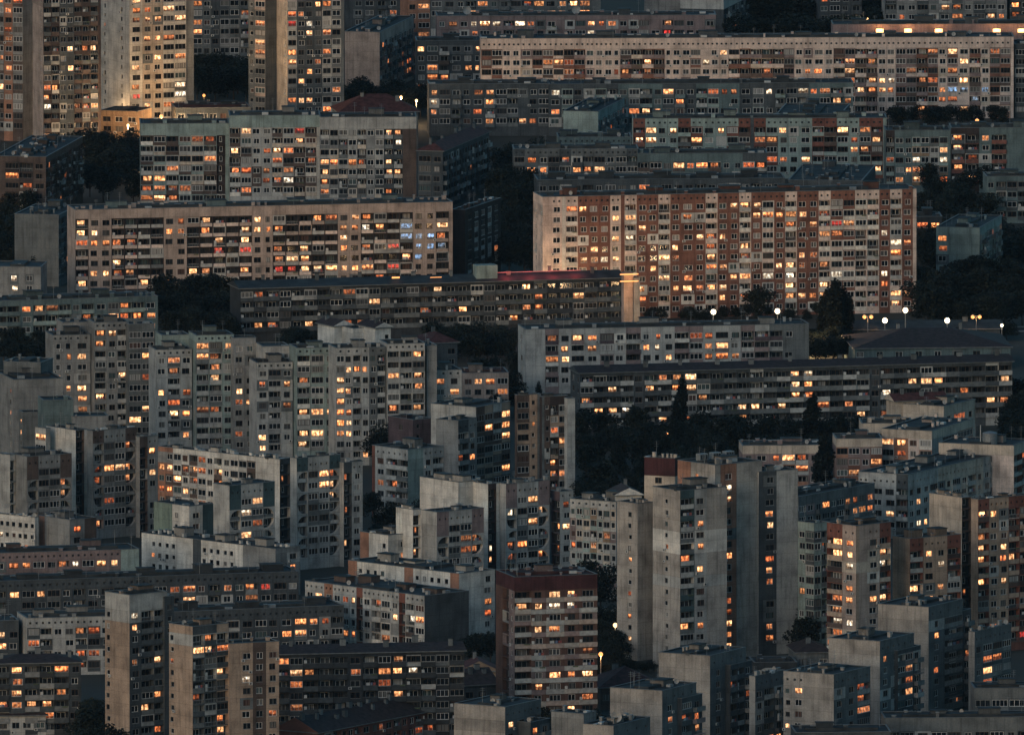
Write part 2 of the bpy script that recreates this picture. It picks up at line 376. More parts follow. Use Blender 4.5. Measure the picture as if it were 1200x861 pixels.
def build_wall(vol, mb, WIN, BAL, ACS):
    cols = [C[c] if isinstance(c, str) else c for c in vol.cols]; alts = [C[c] for c in vol.alt]
    pars = [C[c] if isinstance(c, str) else c for c in (vol.par or vol.cols[:1])]
    inner = C[vol.inner]  # loggia backs coloured dark, the recess shade put into their paint
    H = vol.H; n = max(1, int((H-vol.att-0.5)//SH)); vol.n = n
    b = vol.base; a = vol.yaw
    faces = [(b, a, vol.LR, vol.Rr), ((vol.pL[0], vol.pL[1], 0), a-pi/2, vol.LL, vol.L)]
    for o, ang, L, pat in faces:
        ca, sa = cos(ang), sin(ang)
        P = lambda u, d, z: (o[0]+u*ca-d*sa, o[1]+u*sa+d*ca, z)
        seed_u = R.uniform(0, 200)
        def quad(u0, u1, z0, z1, col, cell=None, d=0.0):
            if u1-u0 < 1e-4 or z1-z0 < 1e-4: return
            cc = None
            if cell: U0, U1, Z0, Z1 = cell; cc = [((u-U0)/(U1-U0), (z-Z0)/(Z1-Z0)) for u, z in ((u0, z0), (u1, z0), (u1, z1), (u0, z1))]
            mb.poly([P(u0, d, z0), P(u1, d, z0), P(u1, d, z1), P(u0, d, z1)], FACADE, col, [(u+seed_u, z) for u, z in ((u0, z0), (u1, z0), (u1, z1), (u0, z1))], cc)
        def hole(u0, u1, z0, z1, h0, h1, k0, k1, col, dep, rcol=None):
            """wall cell [u0,u1]x[z0,z1] round an opening [h0,h1]x[k0,k1] with reveals of depth dep"""
            ce = (u0, u1, z0, z1)
            quad(u0, u1, z0, k0, col, ce); quad(u0, u1, k1, z1, col, ce); quad(u0, h0, k0, k1, col, ce); quad(h1, u1, k0, k1, col, ce)
            rc = rcol or col
            for q in ([(h0,0,k0),(h1,0,k0),(h1,dep,k0),(h0,dep,k0)], [(h0,dep,k1),(h1,dep,k1),(h1,0,k1),(h0,0,k1)],
                      [(h0,0,k1),(h0,0,k0),(h0,dep,k0),(h0,dep,k1)], [(h1,0,k0),(h1,0,k1),(h1,dep,k1),(h1,dep,k0)]):
                mb.poly([P(*p) for p in q], FACADE, rc, [(p[0]+p[1]+seed_u, p[2]) for p in q])
        colsq = columns(pat, L)
        brk, tone = (R.randint(1, 5), R.choice((.78, .86, 1.12, .9))) if R.random() < .5 else (0, 1)
        zt = H-vol.att
        secj = {}
        u = 0.0
        for idx, (ch, ci, w) in enumerate(colsq):
            u0, u1 = u, u+w; u = u1; uc = (u0+u1)/2
            base = cols[0 if ch in 'AZ' else min(ci, len(cols)-1)]
            if ci not in secj: secj[ci] = 1
            colc = jit(base, vol.jitter*0.6)
            # attic band
            topc = C[vol.band] if vol.band else (cols[min(ci, len(cols)-1)] if ch in 'AZ' else colc)
            if vol.att > 0:
                dots = vol.dots and ch not in '.,r'
                if dots and vis(P(uc, 0, H-0.8), vol):
                    k = 2 if (w > 2.6 and vol.dots == '2') else 1
                    for j in range(k):
                        a0 = u0+w*j/k; a1 = u0+w*(j+1)/k; m_ = (a0+a1)/2
                        hole(a0, a1, zt, H, m_-0.30, m_+0.30, zt+vol.att*0.36, zt+vol.att*0.36+0.55, topc, 0.35)
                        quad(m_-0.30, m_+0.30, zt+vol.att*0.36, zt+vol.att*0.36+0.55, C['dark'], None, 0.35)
                else: quad(u0, u1, zt, H, topc, (u0, u1, zt, H))
            zfoot = zt-n*SH
            quad(u0, u1, 0, zfoot, jit(base, .05), (u0, u1, 0, zfoot))
            if ch in 'AZ':      # loggias in pairs of storeys behind one rounded opening
                i = 0
                if n % 2: 
                    quad(u0, u1, zt-SH, zt, topc, (u0, u1, zt-SH, zt))
                z0 = zfoot
                for j in range(n//2):
                    Z0 = z0+j*2*SH; Z1 = Z0+2*SH
                    pz = P(uc, 0, (Z0+Z1)/2)
                    if not (vis(P(uc, 0, Z0+1.5), vol) or vis(P(uc, 0, Z1-1.5), vol)):
                        quad(u0, u1, Z0, Z1, colc, (u0, u1, Z0, Z1)); continue
                    h0, h1, k0, k1 = u0+0.25, u1-0.12, Z0+0.30, Z1-0.30
                    if ch == 'Z': h0, h1 = u0+0.12, u1-0.25
                    hole(u0, u1, Z0, Z1, h0, h1, k0, k1, colc, 1.25)
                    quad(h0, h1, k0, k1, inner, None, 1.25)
                    rr = min(2.3, (h1-h0)*0.85)
                    for zc, sg in ((k0, 1), (k1, -1)):       # the rounded corner fillets
                        xc, sx_ = (h0, 1) if ch == 'A' else (h1, -1)
                        arc = [(xc+sx_*rr*(1-cos(t*pi/2/6)), zc+sg*rr*(1-sin(t*pi/2/6))) for t in range(7)]
                        for t in range(6):
                            tri = [(xc, zc), arc[t], arc[t+1]]
                            mb.poly([P(q[0], 0.0, q[1]) for q in (tri if sx_*sg < 0 else tri[::-1])], FACADE, colc, [(q[0]+seed_u, q[1]) for q in tri])
                            q = [arc[t], arc[t+1]]
                            mb.poly([P(q[0][0], 0, q[0][1]), P(q[1][0], 0, q[1][1]), P(q[1][0], .9, q[1][1]), P(q[0][0], .9, q[0][1])], FACADE, colc)
                    mb.box((o[0], o[1], 0), ang, h0+.01, h1-.01, 0.05, 1.24, Z0+SH-0.1, Z0+SH+0.1, FACADE, colc)
                    for q in range(2):
                        zz = Z0+q*SH
                        ww = q5((h1-h0)*0.5)
                        WIN.append([P(uc+(0.4 if ch == 'A' else -0.4), 1.20, zz+1.55), ang, ww, 1.6, 0, vol, 0])
                        if q: BAL.append([P(uc, 0.42, zz+(0.34 if q == 0 else 0.12)), ang, h1-h0-0.5, 0.30, 0.75, R.choice(pars), 'panel', vol])
                continue
            for i in range(n):
                z1 = zt-i*SH; z0 = z1-SH
                col = colc
                if vol.bands and i in vol.bands: col = jit(C[vol.bands[i]], 0.03)
                elif ch not in '.,s' and R.random() < vol.pv: col = jit(R.choice(alts), 0.08)
                else: col = jit(col, vol.jitter*(0.5 if ch not in '.,' else 0.12))
                ce = (u0, u1, z0, z1)
                if i < brk and ch in '.,s': col = tuple(min(.75, x*tone) for x in col)
                if ch in '.,' : quad(u0, u1, z0, z1, col, ce); continue
                if ch == 'v' and i % 2: quad(u0, u1, z0, z1, col, ce); continue
                vz = vis(P(uc, 0, z0+1.5), vol)
                if not vz: quad(u0, u1, z0, z1, col, ce); continue
                if ch in 'wWsntpvkK':
                    ww = {'w': 1.6, 'W': 2.4, 's': 1.2, 'n': 1.2, 't': 0.9, 'p': 2.2, 'v': 1.6, 'k': 1.8, 'K': 2.8}[ch]; hh = {'s': 1.2, 't': 1.1, 'p': 1.6}.get(ch, 1.5)
                    ww = min(ww, q5(w*0.8))
                    if ch == 'w': ww = min(R.choice((1.6, 1.8, 2.0, 2.0)) if w < 3.6 else R.choice((1.8, 2.2, 2.4)), q5(w*.72))
                    zc = z0+0.9+hh/2 if ch != 't' else z0+SH*0.9-0.2
                    if ch == 'p': zc = z0+0.75+hh/2
                    if ch in 'wW' and R.random() < .025: quad(u0, u1, z0, z1, col, ce); continue
                    uc_ = uc; uc = uc+R.uniform(-1, 1)*min(.18, max(0, (w-ww)/2-.15))
                    hole(u0, u1, z0, z1, uc-ww/2, uc+ww/2, zc-hh/2, zc+hh/2, col, 0.2)
                    WIN.append([P(uc, 0.17, zc), ang, ww, hh, 0, vol, 0])
                    if ch == 'p':
                        BAL.append([P(uc, 0, z0+0.1), ang, round(w*0.86, 1), 1.1, vol.ph, jit(R.choice(pars), 0) if R.random() > .12 else R.choice(alts), 'rail' if R.random() < vol.rail else 'panel', vol])
                    elif ch in 'kK': BAL.append([P(uc_, 0, z0-0.02), ang, w-0.02, 0.28, vol.ph, jit(R.choice(pars), .03), 'panel', vol])
                    elif R.random() < vol.ac:
                        ACS.append([P(uc+(ww/2+0.1)*(1 if R.random() < .5 else -1), 0, z0+0.62), ang, vol])
                    uc = uc_
                elif ch in 'gf':
                    glazed_w = q5(w-0.35); hh = 1.6
                    if ch == 'f': glazed_w = q5(w*0.9)
                    hole(u0, u1, z0, z1, uc-glazed_w/2, uc+glazed_w/2, z0+0.95, z0+0.95+hh, R.choice(pars) if R.random() < .7 else col, 0.14)
                    WIN.append([P(uc, 0.11, z0+0.95+hh/2), ang, glazed_w, hh, 0, vol, 0])
                elif ch in 'bcr':
                    side = {'b': 0.13, 'c': 0.03, 'r': 0.02}[ch]; dep = {'b': 1.25, 'c': 1.3, 'r': 1.0}[ch]
                    k0, k1 = z0+0.10, z0+2.58
                    if R.random() < (0.24 if ch == 'b' else 0.10 if ch == 'c' else 0):      # loggia that has been glazed in
                        gw = q5(w-2*side-0.1); hh = 1.5
                        hole(u0, u1, z0, z1, uc-gw/2, uc+gw/2, z0+1.05, z0+1.05+hh, jit(R.choice(pars+alts), .1), 0.14)
                        WIN.append([P(uc, 0.11, z0+1.05+hh/2), ang, gw, hh, 0, vol, 0]); continue
                    hole(u0, u1, z0, z1, u0+side, u1-side, k0, k1, col, dep, None)
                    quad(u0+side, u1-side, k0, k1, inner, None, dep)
                    ww = {'b': q5(w*0.62), 'c': q5(w*0.62), 'r': 0.8}[ch]
                    WIN.append([P(uc+R.uniform(-.2, .2), dep-0.06, z0+1.62), ang, ww, 1.5, 0, vol, 0])
                    if ch != 'r':
                        pc = R.choice(pars) if R.random() > vol.pv else R.choice(alts)
                        BAL.append([P(uc, -0.004 if ch == 'c' else 0.06, z0+0.16), ang, w-(2*side+0.06 if ch == 'b' else 0.05), {'b': 0.05, 'c': 0.35}[ch]+0.05, vol.ph, pc, 'rail' if (ch == 'b' and R.random() < vol.rail) else 'panel', vol])
    # the two far walls
    c0 = cols[0]
    for p, q in ((vol.pR, vol.pB), (vol.pB, vol.pL)):
        mb.poly([(p[0], p[1], 0), (q[0], q[1], 0), (q[0], q[1], H), (p[0], p[1], H)], FACADE, c0, [(0, 0), (12, 0), (12, H), (0, H)])

ROOF_ITEMS = []
def lbox(mb, vol, u0, u1, v0, v1, z0, z1, m, col=(1, 1, 1)):
    mb.box((vol.base[0], vol.base[1], 0), vol.yaw, u0, u1, v0, v1, z0, z1, m, col)
def build_roof(vol, root):
    H = vol.H; a = vol.yaw; b = vol.base; LR, LL = vol.LR, vol.LL
    mb = MB(); o = (b[0], b[1], 0)
    ca, sa = cos(a), sin(a)
    P = lambda u, v, z: (o[0]+u*ca-v*sa, o[1]+u*sa+v*ca, z)
    kids = []
    col = C[vol.cols[0]] if isinstance(vol.cols[0], str) else vol.cols[0]
    if vol.roof in ('flat', 'felt', 'metal'):
        m = {'flat': BITUMEN, 'felt': BITUMEN_RED, 'metal': METALROOF}[vol.roof]
        t = 0.3; z = H-0.22
        mb.poly([P(t, t, z), P(LR-t, t, z), P(LR-t, LL-t, z), P(t, LL-t, z)], m)
        # parapet: inner faces and a coping round the edge
        for (u0, v0, u1, v1) in ((t, t, LR-t, t), (LR-t, t, LR-t, LL-t), (LR-t, LL-t, t, LL-t), (t, LL-t, t, t)):
            mb.poly([P(u1, v1, z), P(u0, v0, z), P(u0, v0, H), P(u1, v1, H)], m)
        e = 0.12
        for (u0, u1, v0, v1) in ((-e, LR+e, -e, t), (-e, LR+e, LL-t, LL+e), (-e, t, t, LL-t), (LR-t, LR+e, t, LL-t)):
            mb.box(o, a, u0, u1, v0, v1, H+0.003, H+0.10, COPING)
        # raised ventilation deck
        if LR > 9 and LL > 8:
            mb.box(o, a, LR*0.12, LR*0.88, LL*0.34, LL*0.62, z, z+0.55+0.2*R.random(), m)
        roof = link('roof', mb.mesh('roof'), root)
        nl = vol.lift if vol.lift is not None else max(1, int(max(LR, LL)/26))
        long_u = LR >= LL
        def spot(k, n, acr):
            t_ = (k+0.5+R.uniform(-.2, .2))/n
            return (LR*t_, LL*acr) if long_u else (LR*acr, LL*t_)
        for k in range(nl):
            u, v = spot(k, nl, R.uniform(.42, .6)); w, d, h = R.uniform(3.2, 5.5), R.uniform(2.4, 3.6), R.uniform(1.1, 2.1)
            if not long_u: w, d = d, w
            if min(LR, LL) < 7: w, d, h = w*.5, d*.5, h*.6
            lb = MB(); lc = C[vol.liftcol] if vol.liftcol else jit(tuple(x*0.5 for x in col), 0.2)
            lb.box(o, a, u-w/2, u+w/2, v-d/2, v+d/2, z, z+h, FACADE, lc, skip='t'); lb.box(o, a, u-w/2-.2, u+w/2+.2, v-d/2-.2, v+d/2+.2, z+h+.002, z+h+.16, R.choice((BITUMEN, METALROOF, BITUMEN)))
            link('lift_house', lb.mesh('lift_house'), roof)
        nc = int(max(LR, LL)/2.6*vol.clutter)
        for k in range(nc):
            u, v = spot(k, max(nc, 1), R.uniform(.15, .85)); cb = MB(); r_ = R.random()
            if r_ < .45:
                w, d, h = R.uniform(.4, 1.3), R.uniform(.4, .9), R.uniform(.4, 1.3)
                cb.box(o, a, u-w/2, u+w/2, v-d/2, v+d/2, z, z+h, FACADE, jit(col, .25)); cb.box(o, a, u-w/2-.1, u+w/2+.1, v-d/2-.1, v+d/2+.1, z+h+.002, z+h+.1, STEEL)
                link('chimney', cb.mesh('chimney'), roof)
            elif r_ < .66:
                cb.box(o, a, u-.9, u+.9, v-.5, v+.5, z, z+R.uniform(.3, .8), R.choice((STEEL, METALROOF, WHITEBOX))); link('roof_vent', cb.mesh('roof_vent'), roof)
            elif r_ < .95:
                q = P(u, v, z); hh = R.uniform(2.0, 4.5); cb.tube(q, (q[0], q[1], z+hh), .05, .04, STEEL)
                for zz in (hh*.7, hh*.82, hh*.94): cb.tube((q[0]-.6, q[1], z+zz), (q[0]+.6, q[1]+.1, z+zz), .025, .025, STEEL, 4)
                link('antenna', cb.mesh('antenna'), roof)
            else:
                r = .6; q = P(u, v, z+r*1.2); link('satellite_dish', DISHES[r], roof, q, R.uniform(-.8, .8))
        for k in range(vol.dish):
            u, v = spot(k, vol.dish, .3); r = R.choice((.6, 1.3)); link('satellite_dish', DISHES[r], roof, P(u, v, z+r*1.2), R.uniform(-.5, .5))
    else:
        # pitched: hip or gable or the low pitch of the terraced blocks; ridge along the longer side
        m = {'hip': TILES, 'hipred': TILES_RED, 'gable': TILES, 'gablered': TILES_RED, 'low': METALROOF, 'lowhip': TILES, 'lowred': TILES, 'lowdark': BITUMEN}[vol.roof]
        e = vol.eave; hip = vol.roof.startswith('hip') or vol.roof == 'lowhip'; long_u = LR >= LL
        W = (LL if long_u else LR); rise = W*0.5*(0.24 if vol.roof.startswith('low') else 0.55); ln = LR if long_u else LL
        Q = (lambda s_, t_, z: P(s_, t_, z)) if long_u else (lambda s_, t_, z: P(t_, s_, z))
        ins = W/2 if hip else 0.0
        z0 = H+0.06
        A, B_, C_, D_ = Q(-e, -e, z0), Q(ln+e, -e, z0), Q(ln+e, W+e, z0), Q(-e, W+e, z0)
        r0, r1 = Q(ins if hip else -e, W/2, z0+rise), Q(ln-ins if hip else ln+e, W/2, z0+rise)
        for q in ([A, B_, r1, r0], [C_, D_, r0, r1]): mb.poly(q, m)
        for q in ([B_, C_, r1], [D_, A, r0]): mb.poly(q, m if hip else FACADE, col)
        dn = lambda p: (p[0], p[1], p[2]-0.25)
        for p, q in ((A, B_), (B_, C_), (C_, D_), (D_, A)): mb.poly([dn(p), dn(q), q, p], COPING)
        mb.poly([dn(D_), dn(C_), dn(B_), dn(A)], COPING)
        roof = link('roof', mb.mesh('roof'), root)
        for k in range(max(1, int(ln/9*vol.clutter))):
            s_ = ln*(k+.5+R.uniform(-.3, .3))/max(1, int(ln/9*vol.clutter)); t_ = W*R.uniform(.25, .6); cb = MB()
            zz = z0+rise*(1-abs(t_-W/2)/(W/2)); q = Q(s_, t_, 0)
            w, d, h = R.uniform(.7, 1.5), R.uniform(.6, .9), R.uniform(.9, 1.7)
            cb.box((q[0], q[1], 0), a, -w/2, w/2, -d/2, d/2, zz-.6, zz+h, FACADE, jit(C['concrete'], .3)); cb.box((q[0], q[1], 0), a, -w/2-.1, w/2+.1, -d/2-.1, d/2+.1, zz+h+.002, zz+h+.12, BITUMEN)
            link('chimney', cb.mesh('chimney'), roof)
    return roof

BUILDINGS = []
def Bd(name, cat, label, vols, group=None): BUILDINGS.append((name, cat, label, vols, group))
# ------------------------------------------------------------------ the city, block by block, from the far edge forward
T, A_, H_ = 'tower_block', 'apartment_block', 'house'
tw, ab, hs = 'tower block', 'apartment block', 'house'
# --- far edge
Bd(A_, ab, 'long pale block cut by the top edge, bright windows along its foot', [V(505,-15,70,-12,199,3,'.','gWwbgwpgb',('concrete','lgrey'),litp=.0,pv=.2)])
Bd(A_, ab, 'narrow rose brown stack of flats between the dark blocks of the far edge', [V(477,-12,88,-10,27,12,'.','=wg',('terra2','rose'),pv=.1)])
Bd(A_, ab, 'grey block with few windows behind the blank ended far block', [V(404,-18,70,-12,72,4,'.','.wWpw.',('dgrey','concrete'),att=1.8)])
Bd(A_, ab, 'pale plain block with a textured upper band beside dark trees at the top edge', [V(848,-12,75,51,26,78,'..','bpgp',('dgrey',),band='lgrey',att=6.0,par=('dgrey','concrete'))])
Bd(A_, ab, 'blank pale end of a low block behind the lone far tree', [V(797,-8,62,42,-40,80,'.','.',('grey',),lift=0)])
Bd(A_, ab, 'dim block half lost behind the dark trees of the far edge', [V(960,-10,55,-12,50,6,'.','wgwp',('dgrey','terra2'))])
Bd(A_, ab, 'cream block with broad lit windows above the floodlit strip', [V(1037,-22,72,-12,143,4,'.','1b0ww1g0wWbw1gb0w.',('grey','dgrey'),pv=.15,par=('concrete','dgrey'))])
Bd(A_, ab, 'dark sliver of a block in the top corner with one bright window', [V(1183,-14,70,-12,40,4,'.','bgw',('dgrey',))])
Bd(A_, ab, 'rose block topped by a line of blazing floodlights', [V(976,29,118,-12,260,2,'.','.....',('rose',),att=2.6,lift=4,clutter=.5,liftcol='dgrey')])
Bd(A_, ab, 'brown far block with white satellite dishes on its long roof', [V(512,19,95,-12,327,2,'.','wWwwgWbgwwp.wgw',('rose','concrete'),pv=.2,lift=2,dish=3,liftcol='dgrey')])
Bd(A_, ab, 'block showing its blank rose grey end wall and an amber lit receding front', [V(445,38,112,41,40,78,'.','bpbpgpbp',('sand',),att=3.0,lift=1,par=('brown','rose','dgrey'),clutter=1.4)])
Bd(A_, ab, 'dark unpainted block adjoining the long pale pink one', [V(488,48,118,-12,76,2,'.','wgpWwn',('dgrey','concrete'),par=('lgrey','brown'),pv=.25,frame='w')])
Bd(A_, ab, 'very long pale pink block with a row of little square attic openings', [V(564,45.5,141,-12,624,2,'.','=0ggwwWgg0gg1c0wwwn2cc1cc0nww0gwww1cc0cccgwwWw1cg0ccww2gg1cg0wgWcw1gg0,',('pink','terra2','rose'),att=3.2,dots='2',band='pink',pv=.08,alt=('cream','rose'),par=('pink','terra','brown','rose'),lift=6,inner='dbrown',liftcol='dgrey')])
Bd(A_, ab, 'dark grey block poking out past the end of the long pink one', [V(1189,52,138,-12,32,3,'.','gwb',('dgrey',))])
# --- left cluster of towers
Bd(T, tw, 'reddish brown tower with a blank grey flank at the picture edge', [V(27,-60,166,45,11,70,'1w2g1w2g1w','.',('grey','terra2','brown'),litp=.03,att=3)])
Bd(T, tw, 'dark fronted tower with one pale narrow window strip down its side', [V(51,-60,178,13,67,14,'=.s','=2bb1ww2b3bb2,',('sand','dgrey','dbrown','brown'),att=3,par=('dbrown','brown','dgrey'),inner='dark')])
Bd(T, tw, 'bright cream tower lit warm from the street lamps at its foot', [V(152,-60,158,34,66,24,'=s.s,','=0W1ww0gg',('white','cream'),att=3,par=('white','white'),pv=.06),
   V(218,-60,154,-9,9,24,'.','.',('grey',),lift=0)])
Bd(T, tw, 'dusky tower standing behind trees beside the bright cream one', [V(226,-60,102,-14,66,8,'.','=gw1w0ggp',('concrete','dgrey'),par=('grey','dgrey'))])
Bd(T, tw, 'grey tower with angular window bands and a pale strip at its corner', [V(311,-60,156,20,14,52,'=sg','.',('concrete','grey'),par=('sand',)),
   V(337,-60,160,13,66,14,'=2.s','=0g1www0gg,',('concrete','dgrey','cream'),par=('lgrey','grey'),pv=.08)])
Bd('pavilion', 'pavilion', 'small low building with a lit canopy at the foot of the bright tower', [V(161,131,168,43,17,70,'=WWW','.',('ochre',),roof='metal',lift=0,clutter=0)])
Bd(A_, ab, 'low dark building with a red felt roof behind the white banded block', [V(206,127,172,-14,88,6,'.','wwgw',('dgrey',),roof='felt',lift=2)])
Bd(A_, ab, 'low flat shed roofed block tucked behind the banded block beside the grey tower', [V(398,132,176,-16,92,8,'.','wgww',('dgrey',),roof='hipred',lift=2)])
# --- second rank
Bd(A_, ab, 'low teal grey block half hidden under the far pink block, its windows few', [V(503,99,160,-12,141,3,'.','wgpwWpgbw',('dgrey','concrete'),par=('concrete','dgrey'),pv=.15,lift=2)])
Bd(A_, ab, 'long teal grey block ending under the far pink block, with wide lit windows', [V(643,99,160,-12,357,3,'.','Wgwpgb1wgcw0gpw1bgww',('dgrey','teal'),par=('teal','concrete','mint'),pv=.18,lift=3)])
Bd(A_, ab, 'short block with a blank mint end wall among the teal blocks', [V(701,131,178,41,31,78,'.','bpgp',('mint',),att=2.4,par=('dgrey','teal'),lift=1)])
Bd(A_, ab, 'low pale parapet block in front of the mint end wall', [V(654,161,197,-12,86,2,'.','wgw',('teal',),att=2.2,dots='2',lift=2)])
Bd(A_, ab, 'block seen end on as a dark receding roof behind the mint fronted block', [V(980,140,198,75,-42,84,'.w.w','.',('dgrey',),lift=3)])
Bd(A_, ab, 'mint fronted block with orange windows and dark red loggias', [V(742,139,210,-12,297,1.5,'.','=1b0gww1c0gWwg1b3,1b0gwwW1bc0gw1bb0,',('mint','brick','teal','dgrey'),dots='2',att=2.4,par=('brick','brown','mint'),inner='dbrown',lift=4,pv=.12)])
Bd(A_, ab, 'dull teal block standing under the mint block, patched with white bays', [V(602,175,234,-12,146,2,'.','1b0Wwg1b0pbgwg',('concrete','dgrey'),par=('concrete','dgrey'),pv=.2,lift=2,att=2.0,dots='2'),])
Bd(A_, ab, 'teal block joined to the dull one, with deep attic band', [V(747,180,234,-12,152,2,'.','bgwgwgcww1bb',('teal','dgrey'),att=2.4,par=('teal','brown'),pv=.2,lift=2)])
Bd(A_, ab, 'dark low roofline block directly behind the red and white block', [V(630,211,262,-14,290,4,'.','wgpwb',('dgrey',),lift=5,clutter=1.4)])
Bd(A_, ab, 'end on block whose long dark roof rises behind the red and white block', [V(1010,212,262,86,-42,84,'.w.','.',('dgrey',),lift=2,clutter=2)])
Bd(A_, ab, 'pale green block with a stack of amber loggias down its middle', [V(1038,153,226,-12,76,2,'.','=1b0WwggWg,',('teal','dbrown'),par=('teal','mint','ochre'),lift=1,pv=.15,att=1.8),
   V(1114.5,150,226,-12,100,2,'.','=1bb0wc...',('teal','dbrown'),par=('brick','dgrey'),lift=2,att=1.8)])
Bd(A_, ab, 'grey green block corner at the picture edge above the wooded slope', [V(1156,207,262,-12,60,4,'.','=wbgbw',('teal',),par=('dgrey','teal'),pv=.15)])
# --- third rank, left
Bd(A_, ab, 'dark stepped block with several roof levels receding beside the wooded gap', [V(54,184,262,60,43,80,'=.gbw','bpbgp',('brown',),lift=3,par=('dbrown','brown'),frame='b',clutter=2,att=1.6)])
Bd(A_, ab, 'white banded block with a broad blank attic band and amber windows', [V(164.5,145,242,-13,104,1.5,'.','=bfbffb1r0,',('mint','dbrown'),att=3.4,band='mint',par=('lgrey','brown','cream'),pv=.25,alt=('white','brown'),inner='dbrown'),
   V(269,135.5,243,-13,106,1.5,'.','=bfwwbf1b0b,',('lgrey','dbrown'),att=3.4,band='mint',par=('cream','lgrey','brown'),pv=.22,alt=('white','brown'),inner='dbrown'),
   V(375,137.5,244,-13,113,1.5,'.','=bfbfbw0f1bb2..',('grey','dgrey','brown'),att=3.4,band='lgrey',par=('lgrey','cream','dgrey'),pv=.18,inner='dbrown')])
Bd(A_, ab, 'dark old block under a dusky red hipped roof beside the white banded block', [V(519,177,246,29,54,76,'=gw','pwpwpw',('dgrey',),roof='hipred',par=('dgrey','concrete'),frame='b')])
Bd(A_, ab, 'dark block with vertical pale stripes on its receding front beside the gap', [V(545,246,332,15,42,72,'.','.g.g.g.g',('dbrown','concrete'),frame='w',par=('lgrey','dbrown'),lift=1)])
Bd(A_, ab, 'plain grey end wall of the block behind the dark balconied slab', [V(69,252,336,52,24,78,'.','bgbp',('concrete',),att=1.0,par=('dgrey',),lift=2,clutter=1.6)])
Bd(A_, ab, 'long beige slab with dark balcony bays and one pale end strip', [V(88.5,246,350,-13,442,11,'.','=1b0ww1bbbb0ww1bbbbb0wn1bbbbb0ww1bbbb0ww1b0,',('sand','dbrown'),att=2.6,par=('sand','pink','lgrey'),inner='dark',pv=.03,ph=.75,lift=4,band='sand',liftcol='teal',clutter=1.3)])
Bd(A_, ab, 'red and white panel block lit by street lamps along its foot', [V(636,231,376,-13,438,11.5,'1.w.',
   '=1.w2,1b0www1w0,1b0ww1b0wWw1b0ww1b0wgw1b0ww1b0gg1bb0w1b0w1,',('terra','pink','white'),att=2.4,dots='2',par=('pink','white','lgrey'),pv=.07,alt=('pink','lgrey','white'),inner='brown',lift=5,ac=.2)])
Bd(A_, ab, 'low dark block with two lit windows past the end of the red and white block', [V(1074,254,312,-12,30,3,'.','gWb',('dark',))])
Bd(A_, ab, 'block with a pale yellow green end wall in front of the wood', [V(1148,267,348,51,26,78,'=w...','bpbgbp',('mint',),att=2.0,par=('dgrey','concrete'),lift=2,clutter=1.6)])
Bd('school', 'school', 'low dark building under a broad brown hipped roof below the street lamps', [V(1002,408,434,-30,182,5,'.','w.w.w.w.',('teal',),roof='lowhip',frame='w',clutter=.5,att=.6)])
Bd('shed', 'shed', 'long low shed with a corrugated roof behind the brown hipped roof', [V(1000,386,402,-14,172,3,'.','....',('dgrey',),roof='low',clutter=0,att=.4)])
# --- middle, left
Bd(H_, hs, 'small plain grey building with two white lit windows at the picture edge', [V(48,313,362,60,-14,84,'=...w.w.','.',('grey',),lift=0,att=2.0,roof='metal',clutter=.3)])
Bd(A_, ab, 'low terrace block with white bands behind the grey stepped blocks', [V(-6,353,404,-13,191,16,'.','ccWcccwcWg',('teal','dgrey'),par=('teal','concrete','mint'),pv=.1,roof='flat',lift=2,clutter=2)])
Bd('terraced_block', ab, 'long dark terrace block with a red glow on its tiled top and orange lit end', [V(282,338,402,-12,448,14.5,'..','cccgccc1c0ccgccccc',('dark','concrete'),att=.8,par=('dgrey','dgrey','dark','concrete'),inner='dark',roof='low',pv=.05,clutter=.7,ph=1.05),
   V(731,320,402,-2.5,11,14.5,'.','.',('sand',),lift=0,clutter=0),V(743,326,402,-2.5,7,14.5,'.','.',('grey',),lift=0,clutter=0)])
Bd(H_, hs, 'white stepped gable building rising behind the pale stepped blocks', [V(392,382,480,-9,20,30,'.','.s',('white',),roof='gable',clutter=0),V(414,385,482,-8,18,30,'.','.s',('white',),roof='flat',lift=0),V(440,384,484,-9,18,30,'.','.s.',('white',),roof='gable',clutter=0)])
Bd(H_, hs, 'dusky red hipped roof beside the white stepped gables', [V(502,402,470,-12,34,20,'.','..w',('dgrey',),roof='hipred')])
Bd(A_, ab, 'pale lower block with two bright windows behind the stepped blocks and trees', [V(542,437,492,-12,54,6,'.','=wwWg',('sand',),att=1.2,roof='felt')])
Bd(A_, ab, 'grey stepped block with a beige lit corner, farthest from the poplars', [V(74,378,512,-9,32,12,'.','.s',('grey',),lift=0),V(62,393,516,-10,44,12,'.','=nnW',('grey','concrete'),dots='2',att=1.8,par=('concrete','grey')),V(111,378,517,-9,40,12,'.','=bwb',('grey','concrete'),dots='2',att=1.8,par=('grey','lgrey','concrete')),V(151,380,518,-6,30,12,'.','=gg',('concrete',),att=1.8,lift=0)])
Bd(A_, ab, 'grey green stepped block with paired attic openings, second of the stepped row', [V(190,393,526,-9,32,12,'.','.s',('mint',),lift=0),V(183,410,530,-10,42,12,'.','=wbw',('lgrey','grey'),dots='2',att=1.8,par=('grey','lgrey')),V(230,393,531,-10,44,12,'.','=bbw',('mint','grey'),dots='2',att=1.8,par=('lgrey','grey'),pv=.15),V(274,396,532,-6,26,12,'.','=ww',('grey',),att=1.8,lift=0)])
